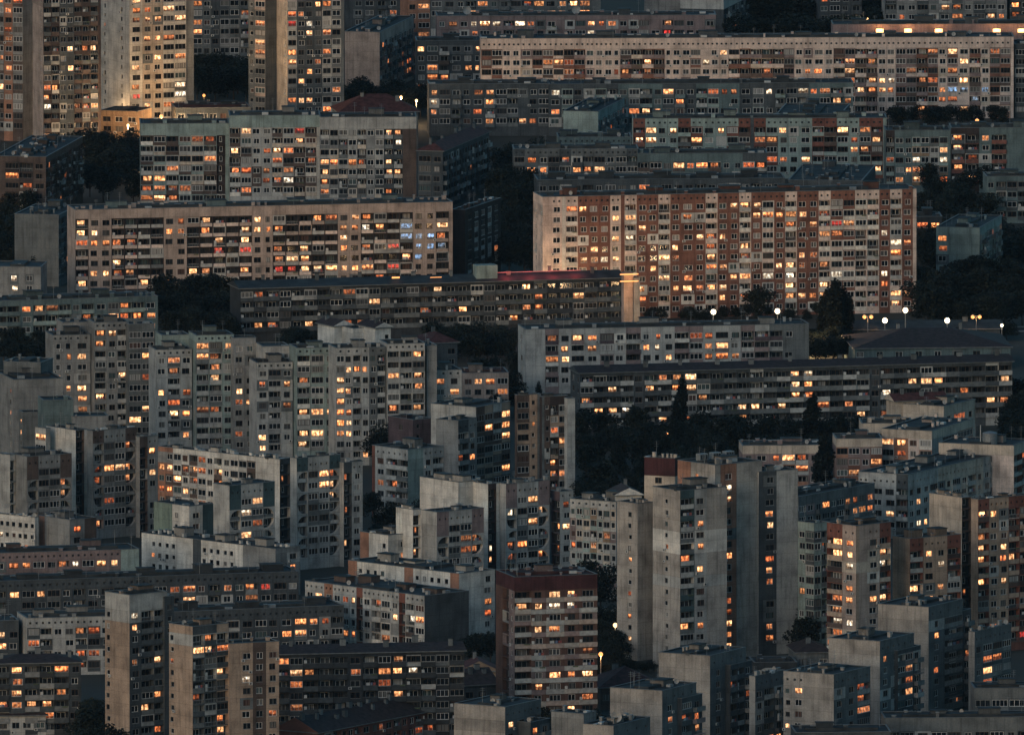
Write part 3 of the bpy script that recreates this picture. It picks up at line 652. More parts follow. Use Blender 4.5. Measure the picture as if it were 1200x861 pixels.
Bd(A_, ab, 'pale stepped block with white balcony fronts, third of the stepped row', [V(308,406,536,-9,32,12,'.','.ss',('lgrey',),lift=0),V(301,425,540,-10,42,12,'.','=wbw',('lgrey','grey'),dots='2',att=1.8,par=('grey','lgrey')),V(348,408,541,-10,46,12,'.','=bgw',('mint','lgrey'),dots='2',att=1.8,par=('white','lgrey','grey'),pv=.12)])
Bd(A_, ab, 'pale stepped block with bands of wide balconies nearest the white gables', [V(394,408,546,-10,58,12,'.','=gwbw2wb',('lgrey','grey','concrete'),dots='2',att=1.8,par=('grey','lgrey')),V(454,403,545,-10,44,12,'.','=bbb',('lgrey','grey'),dots='2',att=1.8,par=('white','lgrey','grey')),V(500,405,543,-10,12,12,'.','.',('grey',),lift=0),V(507,434,540,-10,34,12,'.','=ww',('lgrey','grey'),dots='2',att=1.8,par=('lgrey',))])
# --- middle, right
Bd(A_, ab, 'grey block with plum balconies and a blank panelled end bay', [V(616,386,462,9,332,10,'=w','=..2b0wbWg0w2c0wnw2cg0wgw2b0c1bw.,',('lgrey','concrete','rose'),att=1.5,par=('rose','plum','lgrey'),pv=.15,alt=('white','lgrey'),lift=3,clutter=1.3,inner='dark')])
Bd('terraced_block', ab, 'long brown terrace block with continuous balcony bands above the dark park', [V(680,437,512,-11,506,13.5,'=ws','ccccwcccgcccc1c0cccc',('dgrey','lgrey'),att=.8,par=('concrete','dgrey','concrete','lgrey'),inner='dark',roof='lowred',pv=.06,clutter=.9,ph=1.05)])
# --- brown group in the middle
Bd(A_, ab, 'tall brown block with pale ribs looking over the dark park', [V(606,463,590,-1.5,28,24,'1.','=1g2t0,',('concrete','brown','tan'),att=1.6,par=('brown','tan')),V(635,465,592,-1.5,30,24,'1.','=0,2t1bg',('concrete','dbrown','brown','lgrey'),att=2.2,par=('lgrey','brown','tan')),V(665,467,594,-2,9,24,'.','.',('lgrey','brown'),lift=0)])
Bd(A_, ab, 'brown flatted block with a pale slab end seen past the dark purple block', [V(558,477,584,53,40,56,'..','=2g3g0g3g',('lgrey','grey','brown','tan'),par=('tan','brown','grey'),att=2.0)])
Bd(A_, ab, 'narrow grey block with plain end and dark balconies before the pale slab end', [V(537,493,592,26,22,56,'.','=1c0w',('grey','dgrey'),par=('grey','concrete'),dots='2',att=3.2)])
Bd(A_, ab, 'dark purple brown windowless looking block among the pale ones', [V(484,492,574,29,24,36,'=.v.','=t.',('plum',),frame='b',att=1.2)])
Bd(A_, ab, 'white block with dark recessed balconies beside the dark gap of trees', [V(478,527,612,42,42,42,'=2,0Wcc','=1..0w3b',('lgrey','mint','brick','grey'),dots='2',att=2.6,par=('lgrey','concrete'),inner='dark')])
Bd(A_, ab, 'large arched loggia block with a blank white end, nearest the pastel block', [V(537,565,676,45,-7,38,'.','.',('white',),lift=2,clutter=2),V(572,567,677,35,14,38,'.','=1r0,',('white','dbrown'),lift=0),V(593,567,677,7,51,38,'.','=2A0ff2Z',('lgrey','grey','rose'),par=('lgrey','concrete'),dots='2',att=3.4,pv=.06,inner='dark'),V(656,576,672,10,16,38,'=1r','=w',('lgrey','plum'),dots='2',att=2.2,lift=0)])
Bd(A_, ab, 'smaller arched loggia block with white end walls in front of the large arched one', [V(484,597,690,20,9,38,'.','r',('white','dbrown'),lift=1),V(512,600,692,18,55,38,'.','=2A0ff2Z',('lgrey','grey','rose'),par=('lgrey','concrete'),dots='2',att=3.4,pv=.05,inner='dark')])
Bd(A_, ab, 'low block with a terracotta and white end and one blazing doorway lamp', [V(455,627,690,33,38,42,'=1,,0.s','=0.w2.',('white','terra2','maroon'),att=1.5,lift=1,clutter=1.6)])
Bd(A_, ab, 'pastel panelled block between the arched loggia block and the pale towers', [V(722,588,702,54,-10,58,'=wgWbwWw','.',('lgrey','mint'),att=2.0,dots='2',par=('mint','cream','ochre','lgrey'),pv=.4,alt=('cream','mint','ochre','rose'),lift=2)])
# --- left middle, stepped pale group
Bd(T, tw, 'blank grey walled tower with lit window strips at its edge', [V(48,425,556,44,14,74,'.','.',('concrete',),lift=0),V(16,445,562,22,58,14,'=s.s','....',('grey','sand'),att=2,lift=1)])
Bd(A_, ab, 'narrow plain block in front of the blank grey tower', [V(27,483,578,5,22,14,'=s','.',('concrete',),lift=0)])
Bd(A_, ab, 'plain teal grey wall of a block behind the brown topped tower', [V(51,469,590,-9,35,10,'.','..',('teal',),lift=0),V(85,488,590,-8,42,8,'.','.',('grey',),lift=0,roof='metal')])
Bd(A_, ab, 'brown topped grey tower with a two tone blank end and rounded balconies', [V(54,502,628,13,5,40,'=g','.',('lgrey',),lift=0),V(89,504,630,35,14,38,'.','=1r0,',('white','brown'),att=0,lift=1),V(109,505,632,7,51,38,'.','=2A0ff2Z',('grey','concrete','brown'),par=('grey','concrete'),dots='2',att=3.2,inner='dark',pv=.06),V(164,512,630,5,21,38,'.','=1r0w',('grey','brown'),att=2.6,dots='2',lift=0)])
Bd(A_, ab, 'shorter brown topped block with a lit end stack, in front of the brown topped tower', [V(12,533,640,14,6,40,'.','r',('lgrey','dgrey'),lift=0),V(32,535,642,20,52,32,'.','=2A0ff2Z',('grey','concrete','brown'),par=('grey','concrete'),dots='2',att=3.2,inner='dark')])
Bd(A_, ab, 'low white block with a row of small attic windows at the picture edge', [V(41,606,662,50,4,50,'sssss','.',('white',),att=1.0,lift=0,clutter=2),])
Bd(A_, ab, 'low grey block with terracotta ends beside the small attic windows', [V(82,609,664,36,31,40,'=1,0..','=0w2.',('grey','terra2','brown'),att=1.4,lift=1,clutter=2)])
Bd(A_, ab, 'long white panelled block whose front runs down to a blank white slab', [V(328,538,652,143,12,48,'=2ww0gwbgwbw0ggb0....','=1r',('white','dgrey','terra2','lgrey'),att=1.2,par=('white','lgrey','brown'),pv=.25,alt=('cream','grey','brown'),roof='flat',lift=3,clutter=1.6,ac=.2)])
Bd(A_, ab, 'teal topped arched loggia block with orange windows near its top', [V(348,537,668,8,51,38,'.','=2A0ff2Z',('lgrey','grey','dteal'),par=('lgrey','concrete'),dots='2',att=3.4,inner='dark',pv=.08,band=None),V(403,542,664,5,22,38,'.','=1r0w',('lgrey','dgrey'),dots='2',att=2.6,lift=0)])
Bd(A_, ab, 'arched loggia block with an amber lit end wall', [V(269,569,682,19,53,38,'.','=2A0ff2Z',('lgrey','white','dteal'),par=('lgrey','concrete'),dots='2',att=3.4,inner='dark',pv=.06)])
Bd(A_, ab, 'low block of green, white and teal panels under the long white panelled block', [V(222,593,672,42,28,42,'=2..0s.','=0w1.',('white','dteal','green'),att=1.4,lift=0,clutter=1.2)])
Bd(A_, ab, 'pale low block with small square attic windows stepping down past the amber lit end', [V(323,643,700,157,29,45,'=.ssss..1.0sssss.2....','=2.w',('white','dgrey','grey'),att=1.2,lift=3,clutter=1.8,par=('white',))])
# --- lower left
Bd(A_, ab, 'low brown grey block with a pale green blank end bay', [V(-6,648,702,-12,169,14,'.','=wWwgwbwgWw1..',('rose','mint','dgrey'),att=2.2,dots='2',pv=.2,alt=('dgrey','concrete'),par=('dgrey','rose'),lift=2)])
Bd(A_, ab, 'very long dull block with a weathered attic band behind the beige towers', [V(-8,681,733,-12,358,15,'.','bWgwgwbWgcwbgWgwbww',('dgrey','concrete'),att=2.4,dots='2',pv=.25,alt=('grey','dgrey','lgrey'),par=('dgrey','concrete'),lift=5)])
Bd(A_, ab, 'pale low block with a mint end strip beside the taller beige tower', [V(32,724,792,12,145,12,'.','=gbwwbgWwgb',('lgrey','dgrey'),att=2.4,dots='2',pv=.25,alt=('lgrey','dgrey'),par=('lgrey','dgrey'),lift=3),V(-4,727,790,-12,26,10,'.','=ww',('dgrey',),att=2.4,lift=0)])
Bd('terraced_block', ab, 'dark terrace block with a column of orange windows and a black hipped roof', [V(-6,777,872,-12,101,8,'.','cWcccw',('dgrey',),par=('dgrey','grey','dark'),inner='dark',roof='lowhip',att=.6,pv=.1,clutter=1.5,ph=1.05)])
Bd(T, tw, 'taller beige tower with a white capped end in the corner of the scene', [V(152,697,890,29,44,40,'=s,..','=1wbb',('tan','dgrey','white'),att=4.0,band='lgrey',par=('concrete','dgrey'),inner='dark',lift=1,pv=.04,bands={0:'lgrey'}),V(193,699,886,-6,11,40,'.','=s',('dgrey',),lift=0)])
Bd(T, tw, 'shorter beige tower with railed balconies and a white patch near its top', [V(226,734,912,28,42,40,'=s,..','=1bb0b',('tan','dgrey','white'),att=2.0,par=('concrete','dgrey'),inner='dark',rail=.8,lift=1,pv=.04,bands={0:'lgrey'}),V(269,754,908,-6,58,22,'.','=.w1w0w',('tan','brown'),att=2.0,lift=0,frame='w')])
Bd(A_, ab, 'dull weathered block with white window bays behind the shorter beige tower', [V(196,717,784,-12,207,18,'.','.gwbwgWgwWgwwb',('dgrey','concrete'),att=2.6,dots='2',pv=.22,alt=('lgrey','grey'),par=('dgrey','concrete'),lift=3)])
Bd('terraced_block', ab, 'darkest long terrace block with a few gold windows below the blank ended block', [V(322,766,874,-12,222,9,'.','cgcccWcgcc',('dark',),par=('dark','dgrey','dark'),inner='dark',roof='lowred',att=.8,pv=.06,clutter=1.3,ph=1.05)])
Bd('terraced_row', ab, 'curved row of old tiled houses climbing away from the bottom edge', [V(372,858,895,-12,160,57,'.','wWbwwbWw',('brick',),roof='gable',att=.4,frame='w',clutter=2.6,par=('brick','brown'))])
Bd(H_, hs, 'cluster house with many chimneys on its dark tiled roof', [V(520,804,842,-12,62,24,'.','w.ww.',('dgrey',),roof='gable',clutter=4)])
Bd(H_, hs, 'white fronted old house with an uneven dark roof above the tiled row', [V(512,806,840,40,20,60,'w.ww','w',('lgrey',),roof='hip',clutter=3)])
Bd(H_, hs, 'little house with a beige lit wall under a dark red tiled roof', [V(540,786,806,-10,43,4,'.','.w.',('ochre',),roof='gablered',clutter=.6,att=.3)])
# --- lower middle
Bd(A_, ab, 'pale long block with small attic windows running down to a greenish end', [V(538,672,756,130,42,45,'=1.0ssss..1.0sssss1.','=..w',('white','terra2'),att=1.0,lift=3,clutter=1.8)])
Bd(A_, ab, 'white and terracotta panelled block with a plain dark grey end wall', [V(497.5,698,778,140,52,44,'=wW1w0wwn2r0wbgw2r0bg','3...',('lgrey','terra2','brick','dgrey'),att=2.2,dots='2',par=('white','lgrey','brown'),pv=.3,alt=('white','cream','lgrey','grey'),lift=4,clutter=1.4,liftcol='brown')])
Bd(T, tw, 'square tower with a dark red crown and white banded balconies', [V(603,676,852,22,97,17,'=1.r0s','=1c2k1K2k1K',('rose','umber','umber'),att=3.4,band='maroon',par=('lgrey','sand','stone','rose'),pv=.12,alt=('lgrey','rose'),inner='dbrown',rail=0,roof='felt',lift=1,clutter=3.0)])
# --- pale towers
Bd(T, tw, 'pale tower topped by maroon and white penthouse walls behind the tallest pale tower', [V(791,537,745,36,6,70,'=.0ww','.',('cream','lgrey','maroon'),att=4.5,band='maroon',lift=0,clutter=2.5,roof='metal')])
Bd(H_, hs, 'small white sloped roof shelter beside the pale towers', [V(722,580,700,-10,30,10,'.','.w',('white',),roof='gable',clutter=0,att=.4)])
Bd(T, tw, 'slim pale tower with a single column of small windows', [V(747,590,774,24,18,42,'=.s,','.',('stone','grey'),att=1.6,lift=1,clutter=1.5,frame='w')])
Bd(T, tw, 'tall pale tower with a teal balcony column and one whiter band', [V(797,575,783,32,55,36,'=.s.','=2b1w0..',('stone','lgrey','dteal'),att=1.8,par=('dteal','lgrey','concrete'),inner='dark',lift=1,clutter=1.5,pv=.05,bands={3:'white',4:'white',7:'lgrey'})])
Bd(T, tw, 'grey tower with terracotta and white top walls and a wide blank flank', [V(838,545,773,44,55,40,'=1.0s.','=,1w0..',('stone','terra2'),att=2.0,lift=1,clutter=2.2)])
Bd(T, tw, 'darkest flank of the pale tower group with a thin column of lit windows', [V(889,553,768,-6,46,30,'.','=1,w0..',('lgrey','dgrey'),att=1.0,lift=1)])
# --- right
Bd(A_, ab, 'low block with terracotta balconies and a pale strip roof behind the silver poplar', [V(870,522,580,-12,92,4,'.','=wWwgbw',('rose','cream'),att=2.2,band='cream',par=('lgrey','terra2'),pv=.15,lift=1,clutter=2)])
Bd(A_, ab, 'terracotta balconied block with a dish on its front beside the leaning poplar', [V(980,514,580,-12,54,4,'.','=ggwg',('rose','terra'),att=2.2,band='cream',par=('terra2','terra'),pv=.12,lift=1,dish=1)])
Bd(A_, ab, 'pale block with two warm top windows between the terracotta balconies', [V(1092,505,578,59,48,68,'=g1W0wg','=2.gg',('pink','terra2','lgrey'),att=2.2,band='cream',par=('terra2','white'),lift=1,clutter=1.6)])
Bd(H_, hs, 'building with a pink lit triangular gable under a dark red roof', [V(1049,470,545,-6,60,22,'.','.ss.',('cream',),roof='gablered',clutter=2)])
Bd(A_, ab, 'flat roofed pale block stepping behind the two warm top windows', [V(1106,476,548,48,37,62,'...','=wgw',('cream','lgrey'),att=2.4,lift=1,clutter=1.6)])
Bd(A_, ab, 'pale parapet of a low block below the pink lit gable', [V(1010,496,560,-12,60,3,'.','wgw',('cream',),att=2.4,lift=1,clutter=2)])
Bd(A_, ab, 'pink walled block carrying a silver tank and mast on its roof', [V(1188,522,610,88,20,72,'=3..0gwgg1...0','=2bb',('pink','pink','terra','cream'),att=2.6,band='cream',par=('lgrey','terra'),lift=1,clutter=1.0)])
Bd(A_, ab, 'corner block with a cornice of tiny attic openings on both fronts', [V(1064,556,632,58,97,62,'=w,WW1c','=wwwg2wwgwbw0w',('lgrey','dgrey','cream'),att=3.6,dots='2',par=('lgrey','concrete'),pv=.18,lift=3,clutter=1.6)])
Bd(A_, ab, 'blue grey block with a slanted roofline and amber windows beside the pale towers', [V(936,582,656,-12,89,56,'.','gWpbwgpw',('concrete','dgrey'),att=2.2,par=('concrete','dgrey','rose'),pv=.25,alt=('lgrey','rose','concrete'),lift=2,clutter=2)])
Bd(A_, ab, 'dark low block in the shadow beside the pale towers', [V(905,600,672,-10,32,20,'.','=ggw',('dgrey',),par=('brown',))])
Bd(T, tw, 'tall beige tower with a maroon crown and a two tone blank end', [V(1127,583,764,38,11,38,'.','=1r',('cream','brown'),att=0,lift=2,clutter=2,pv=.0),V(1146,585,766,8,62,38,'.','=2b0ww2bb',('tan','tan','brick'),att=2.8,dots='2',par=('brown','tan','dbrown'),inner='dark',pv=.05)])
Bd(T, tw, 'beige tower with terracotta corner columns and white patches', [V(954,613,772,19,17,42,'=wg','=gb',('mint','lgrey'),att=2.0,par=('dgrey','mint'),lift=0),V(1003,616,790,34,41,44,'=2b1w','=,1.W2b',('tan','sand','brick'),att=3.4,dots='2',par=('dbrown','brown','tan'),inner='dark',pv=.1,alt=('white','cream'),lift=1,clutter=2,bands={2:'cream',8:'cream'})])
Bd(A_, ab, 'smaller beige block with terracotta end columns between the two beige towers', [V(1066,631,780,20,60,36,'.','=2b0ww2b',('tan','sand','brick'),att=3.0,dots='2',par=('lgrey','tan','dbrown'),inner='dark',lift=2,clutter=2,dish=1)])
Bd(H_, hs, 'house with a dark hipped roof in the shadow of the beige tower', [V(934,764,800,-14,38,8,'.','w.w',('concrete',),roof='hip',clutter=1)])
Bd(H_, hs, 'low dark shed between the pale towers and the hipped house', [V(884,776,806,-12,50,6,'.','.w.',('dark',),lift=0)])
Bd(H_, hs, 'house with a broad dark red tiled roof behind the stepped grey blocks', [V(704,805,832,-16,70,10,'.','w.w.',('brown',),roof='hipred',clutter=1)])
# grey end-on blocks of one kind stepping down the slope, shade painted into their darker right fronts
blk = dict(att=3.4, dots='2', lift=1, clutter=1.8, inner='dark', pv=.15, par=('dgrey','concrete','grey'))
Bd(A_, ab, 'largest grey block of the stepped lower group, its blank end crossed by a dark joint', [V(1088,711,852,59,40,62,'.','=1wb',('wgrey','concrete'),**blk),V(1112,719,846,-6,26,62,'.','=bbp',('dgrey',),lift=0,par=('dgrey','concrete','rose'),att=1.0)])
Bd(A_, ab, 'grey block with a rough pebbled blank end wall', [V(1031,751,880,60,40,62,'.','=1wwb',('wgrey','concrete'),**blk),V(1052,762,876,-6,27,62,'.','=bgp',('dgrey',),lift=0,par=('dgrey','concrete','rose'),att=1.0)])
Bd(A_, ab, 'grey block with one window column on its blank end above the bottom edge', [V(977,790,905,59,43,60,'=sw...','=1wwb',('wgrey','concrete'),**blk)])
Bd(A_, ab, 'grey block half hidden behind the largest stepped one, its glazed bays lit', [V(1142,740,852,7,43,60,'.','=1wggf',('wgrey','concrete'),**blk)])
Bd(A_, ab, 'grey block with a pale blank end, directly beside the tall pale towers', [V(832,768,892,60,42,62,'.','=1wb',('wgrey','concrete'),**blk),V(856,779,888,-6,25,62,'.','=bbp',('dgrey',),lift=0,par=('dgrey','concrete','grey'),att=1.0)])
Bd(A_, ab, 'grey block with a two tone blank end in front of the dark red roofs', [V(776,809,930,61,40,62,'.','=1wb',('wgrey','concrete'),**blk),V(799,818,926,-6,24,62,'.','=bp',('dgrey',),lift=0,par=('dgrey','concrete','rose'),att=1.0)])
Bd(A_, ab, 'slim grey block wedged between two of the stepped grey blocks', [V(885,792,896,7,34,60,'.','=1wbp',('wgrey','concrete'),**blk)])
Bd(A_, ab, 'low grey block with a dish, partly cut by the bottom edge', [V(719,850,955,36,43,62,'.','=1ww',('wgrey','concrete'),dish=2,**blk),V(684,836,950,38,-6,60,'.','.',('grey',),lift=0)])
Bd(A_, ab, 'grey block with a stained blank end below the tower with the dark red crown', [V(592,828,942,60,42,60,'.','=1wwb',('wgrey','concrete'),**blk),V(622,846,940,-6,22,60,'.','=pp',('dgrey',),lift=0,par=('wgrey','concrete'),att=1.0)])
Bd(A_, ab, 'dark low block in the bottom corner with a wide window band', [V(1142,806,884,-12,80,4,'.','=fgfb',('concrete',),att=2.6,lift=1,clutter=1.0,par=('dgrey','concrete'))])
Bd(A_, ab, 'dark low block cut by the bottom edge with one gold window', [V(1037,841,905,-12,190,4,'.','bgWcgwggwb',('concrete','dgrey'),att=3.2,lift=2,clutter=.8,par=('dgrey','concrete'),pv=.15)])
Bd(A_, ab, 'dark flat roof edge of a block at the very bottom', [V(932,858,920,-14,112,4,'.','ww',('dgrey',),att=2.0,lift=1)])
Bd('dome_house', hs, 'small old house with a dormer and pale metal roof in the bottom corner', [V(-4,838,872,-16,58,6,'.','ww',('lgrey',),roof='hip',clutter=1)])
# ------------------------------------------------------------------ where the photo shows lit windows: (zoom origin, points in a 3.987x zoom)
LITS = {
(0,0): "630,25y 680,25r 785,18y 635,68o 683,70y 735,68y 632,110r 835,103y 685,198o 735,197y 795,188r 735,280y 838,275o 620,327y 633,412o 630,458R 840,405w 825,440w 690,497y 787,490o 847,487o 928,38o 935,122o 928,165o 1125,72r 1030,290o 323,236y 323,325y 425,230y 273,415o 225,415r 222,458o 235,502w 370,495r 425,495o 40,297o 48,655r 275,697o 230,777r 18,828o 910,630r 943,630r 990,762o 693,848y 755,848o 1165,597y 1105,727y 1170,812r 60,60r 70,20r 20,150r 60,180r",
(300,0): "280,8y 320,5o 178,55r 200,55r 168,97R 267,95w 268,140y 318,135r 315,222o 165,232o 172,275y 218,365y 220,452y 150,372w 268,490y 317,488o 167,490o 370,440r 265,317o 207,595R 207,640y 90,683y 135,685r 97,732r 30,812r 88,851r 148,851w 270,765r 333,735y 385,737o 332,778y 435,737o 500,740r 620,738y 620,780y 642,822y 618,606y 697,648w 687,606o 333,857o 630,50r 760,680y 585,215o 690,270r 690,310r 705,345r 660,300r 720,355r 680,330r 715,300r 700,270r 775,405r 765,430r 775,225y 830,316o 840,357o 880,357o 1043,222y 1043,317y 990,312o 1075,115y 1122,115w 925,115r 1022,112w 1022,157r 788,165r 766,10o 1035,35o 1115,437o 1117,485o 1115,575o 835,437y 842,483w 1062,525r 15,215y 10,130r 35,265r",
(600,0): "52,35r 105,35o 215,38o 268,30y 320,2r 75,115r 20,115w 390,112y 437,122r 493,125r 690,120y 390,155w 740,160R 160,308o 213,308y 255,305r 280,307r 657,310y 543,355o 653,352r 508,343r 1000,262y 885,303w 1170,352r 30,573y 78,577r 210,437w 210,533r 713,440o 603,527y 663,528o 940,435r 990,435r 1040,450r 760,483o 550,530r 660,602y 770,608y 995,606y 600,650y 885,650o 1175,650r 620,692y 655,692o 450,580r 100,743o 95,790o 275,742r 330,787r 385,787y 790,770y 850,768r 963,808o 910,808o 1130,765r 1155,765r 165,826o 337,826o 850,806r",
(900,0): "845,20y 898,25o 632,66r 898,68r 1060,62y 1150,8o 1145,88r 465,305o 405,350y 195,348o 240,350o 187,395w 465,393y 522,395y 580,390w 465,440o 522,440y 575,437o 410,440y 690,340r 700,385r 752,387r 862,255y 925,300y 862,345o 928,388y 803,433o 850,433b 928,433b 800,477r 862,475r 928,477y 703,515o 1052,250r 985,475b 1030,432b 235,445r 290,447r 350,450o 300,492y 357,493r 300,533y 45,605y 325,605y 440,603o 500,648y 160,743y 382,697y 440,692y 420,692r 30,740r 60,740r 500,783y 500,822r 5,650o 895,652o 890,690y 1005,655o 813,697y 583,743r 697,750w 827,748w 955,740r 637,793o 890,785o 637,838o 697,835y 752,832r 810,832r 948,828y 750,787r 15,450w",
(0,215): "690,5r 755,3r 850,38r 740,78y 690,30o 750,33r 795,33r 943,160y 395,175y 365,180o 385,215y 453,222y 442,268o 497,268o 547,265r 375,267r 775,213o 832,213o 1117,205y 1175,205y 995,255y 1117,250y 937,207o 1008,300R 1117,297R 550,360y 440,412o 497,412y 553,405r 607,407o 655,497y 770,497o 895,400y 943,400r 1120,395o 380,500y 65,457w 55,513w 583,558o 120,570o 150,568o 192,570r 415,615r 543,612y 635,610o 690,608o 580,612r 475,703o 527,707y 470,755o 330,800o 402,800y 690,795o 950,760o 1065,758o 950,812o 1000,812r 800,857r 1008,857r",
(300,215): "335,10o 30,5r 625,55o 30,200o 85,200o 440,143y 487,143o 430,192o 487,190o 380,240y 200,292y 432,288o 90,297r 95,345r 147,337y 197,337o 212,382y 270,382y 322,382y 378,384y 435,384o 490,384o 85,390R 140,390R 885,178y 887,228r 720,325y 825,225b 770,230b 730,230b 730,275b 770,278b 825,275b 768,325b 660,372R 545,190w 580,200o 710,178b 270,145o 375,147r 5,200y 640,290R 5,503r 430,495r 822,480y 555,563y 245,640y 430,628r 465,640r 805,612r 945,612y 20,703o 78,707r 745,805o 440,857y 510,857o",
(600,215): "255,33o 290,115r 340,115y 488,155y 543,153y 602,195y 488,252y 545,247w 407,300o 440,345w 348,347y 397,347r 490,345y 705,332y 763,335r 640,380y 710,430y 765,288y 602,477y 607,522r 808,475y 765,475y 805,425r 888,237y 940,233o 940,278r 940,325y 887,470r 940,467y 935,375o 1000,232y 1000,370o 1040,415y 1000,463y 1040,90y 1115,133y 1165,135o 1115,90y 1110,275y 1115,325r 1115,413o 1110,508r 1165,87y 1005,555y 820,150o 40,465y 115,535r 335,528y 18,607o 120,600o 60,597r 200,718r 325,715y 383,714o 262,770y 385,764o 625,763o 693,750w 752,800y 205,817o 265,817y 940,703r 930,753r 995,748y 995,800o 940,800o 1055,805o 875,710r 690,703r",
(900,215): "55,130o 97,130o 143,128y 208,170y 320,168R 380,168y 317,225r 243,213o 98,365y 147,357y 45,365y 15,410w 97,457y 245,450y 237,497y 97,500o 150,547y 237,543o 575,303o 650,297r 205,310r 575,535y 645,530y 608,533y 312,405w 130,450w 570,440w 715,190r 770,188o 818,272o 816,317r 95,180o 575,255w 520,255w 1105,190y",
(0,430): "335,93y 403,88y 335,140o 590,43y 472,147y 690,187y 757,102y 1165,95y 808,203y 878,198o 1005,5y 808,5r 1168,190r 875,293o 1160,293r 805,150r 645,278y 602,367r 708,405y 602,467o 510,477o 455,482r 453,527r 557,475y 605,520y 708,507y 298,540r 298,597o 522,632r 460,737o 607,773o 790,455y 757,452o 755,553r 790,555o 840,510y 865,465o 900,467o 965,425r 867,617y 1042,487y 1155,687w 1155,788y 12,772w 1000,205r 945,205r 105,225y 105,280y 185,310y 15,130r 55,200r",
(300,430): "35,62r 153,57y 220,62r 347,57y 443,10o 345,108y 400,105y 390,155o 220,212y 280,212y 343,210o 390,205r 343,260o 395,255y 225,313y 280,312y 445,300y 385,307o 38,312y 38,357y 215,357y 153,210r 510,400o 635,50o 743,47y 750,97o 640,198r 750,200o 797,187o 797,230y 1022,60y 1078,55o 1152,103o 905,133y 810,40r 1150,212y 825,298r 1080,265y 1185,250o 1185,300y 935,447r 997,440o 1190,452o 313,503y 357,497r 313,555y 360,548y 355,600y 410,535r 410,690r 412,845y 38,625y 10,735r 125,512r 580,553r 625,567r 970,810r 1022,805r 745,857y 1110,838w 1190,635w 1180,835r",
(600,430): "838,32y 758,35o 828,90y 752,90o 450,97y 643,93y 437,200o 497,200y 540,200w 583,247y 713,242y 890,133o 833,237r 1100,180y 1165,180y 1093,280y 370,160o 250,347o 205,463o 170,518o 122,283o 215,308r 250,490r 690,28r 95,630y 140,627y 247,660r 97,735y 197,765o 247,765y 200,820o 290,818r 48,840o 10,843r 1043,597y 1010,597w 877,718r 877,828o 870,540r 1180,685o 450,790r 390,833o 705,823r",
(900,430): "155,12y 105,70y 163,70o 103,123o 165,122r 38,173y 162,222r 40,278y 273,170o 360,165r 432,213y 548,107w 687,50y 735,50y 760,50o 1085,40y 1023,145y 1080,140r 560,203r 893,112o 205,12w 75,413y 130,413r 75,463r 130,465r 490,430o 377,518o 567,330y 623,335y 612,383r 835,395y 905,210r 1185,395r 475,577r 390,590r 245,622o 395,643o 470,682o 397,690o 425,685o 545,667y 703,605y 727,708y 705,715w 1012,697y 1065,697y 1015,805o 1113,853y 1005,855y 318,822y 350,825o 255,845r 15,692y 830,265r",
(0,645): "290,40r 475,40y 535,35y 125,105o 10,72r 360,52w 95,193y 197,188y 88,290o 495,167o 897,147o 850,153r 1172,127o 1047,185r 900,243y 825,150o 33,408y 33,458o 155,425r 370,460r 435,455r 430,345r 370,345r 627,380y 743,533y 787,522r 743,642o 693,705y 620,543r 85,543o 262,532o 95,600r 97,658y 305,645o 95,712o 177,712y 245,708y 25,715o 175,768o 925,467y 990,465y 1050,465o 972,410r 1048,572y 940,687r 1048,795o 1050,845y 755,855r 1140,607w 620,275w",
(300,645): "30,178R 222,65o 265,65o 745,12y 1025,5r 1105,85y 1100,243o 285,185y 427,210r 470,215y 575,232r 660,298y 733,303w 768,310o 470,375o 435,408o 210,348o 263,342o 320,340r 147,403o 213,400o 113,502o 187,555y 263,548o 187,612o 600,542o 663,540y 690,530o 760,538w 673,650o 595,592r 85,755r 597,835r 807,830r 750,845r 1178,818y 620,395r 1185,250o",
(600,645): "143,28o 205,202y 287,200y 58,262y 140,265y 210,258w 293,258w 145,370y 210,362o 203,582y 290,580o 353,577y 140,640y 347,678r 292,740y 567,53o 567,213r 567,430y 880,22y 877,77y 840,22r 880,343o 843,343o 1043,15o 1043,215r 1043,270r 1045,377o 1013,377y 1047,432y 1013,432y 567,320o 1177,47r 1177,360r 1108,650r 1015,628r 870,765r 868,818o 815,775r 710,797r 785,782r 12,817y 120,848o",
(900,645): "15,47y 15,100r 15,363o 22,463w 157,222o 330,20y 375,25y 377,83w 543,30y 380,190o 378,245o 330,237o 340,282o 545,190y 535,240o 530,85w 745,27y 797,75w 695,187y 795,185y 1010,8y 1110,5y 1113,50r 1012,163y 1113,158y 935,215o 790,400o 835,397w 910,483o 788,565r 600,497r 660,540o 633,600r 635,655o 432,638r 455,640r 455,690r 455,747r 133,670y 133,833y 1040,512o 1065,508o 1045,568y 1035,612r 710,798y 1175,475r 1175,527y 1175,585r 320,347w 310,385o 375,350w 1185,415R",
}
# ------------------------------------------------------------------ build
WINS = []
for name, cat, label, vols, group in BUILDINGS:
    b0 = vols[0].base
    root = link(name, None, None, (0, 0, 0)); root.empty_display_size = 2
    tagged(root, label, cat, group)
    rec = dict(root=root, win=[], bal=[], ac=[]); seen_any = False
    for vol in vols:
        mb = MB(); WIN, BAL, ACS = [], [], []
        build_wall(vol, mb, WIN, BAL, ACS)
        link('wall', mb.mesh('wall'), root)
        build_roof(vol, root)
        rec['win'] += WIN; rec['bal'] += BAL; rec['ac'] += ACS
    for w in rec['win']:
        p = project(w[0]); w += [p[0], p[1], 2 == vis(w[0], w[5]), 'd', rec]
        WINS.append(w)
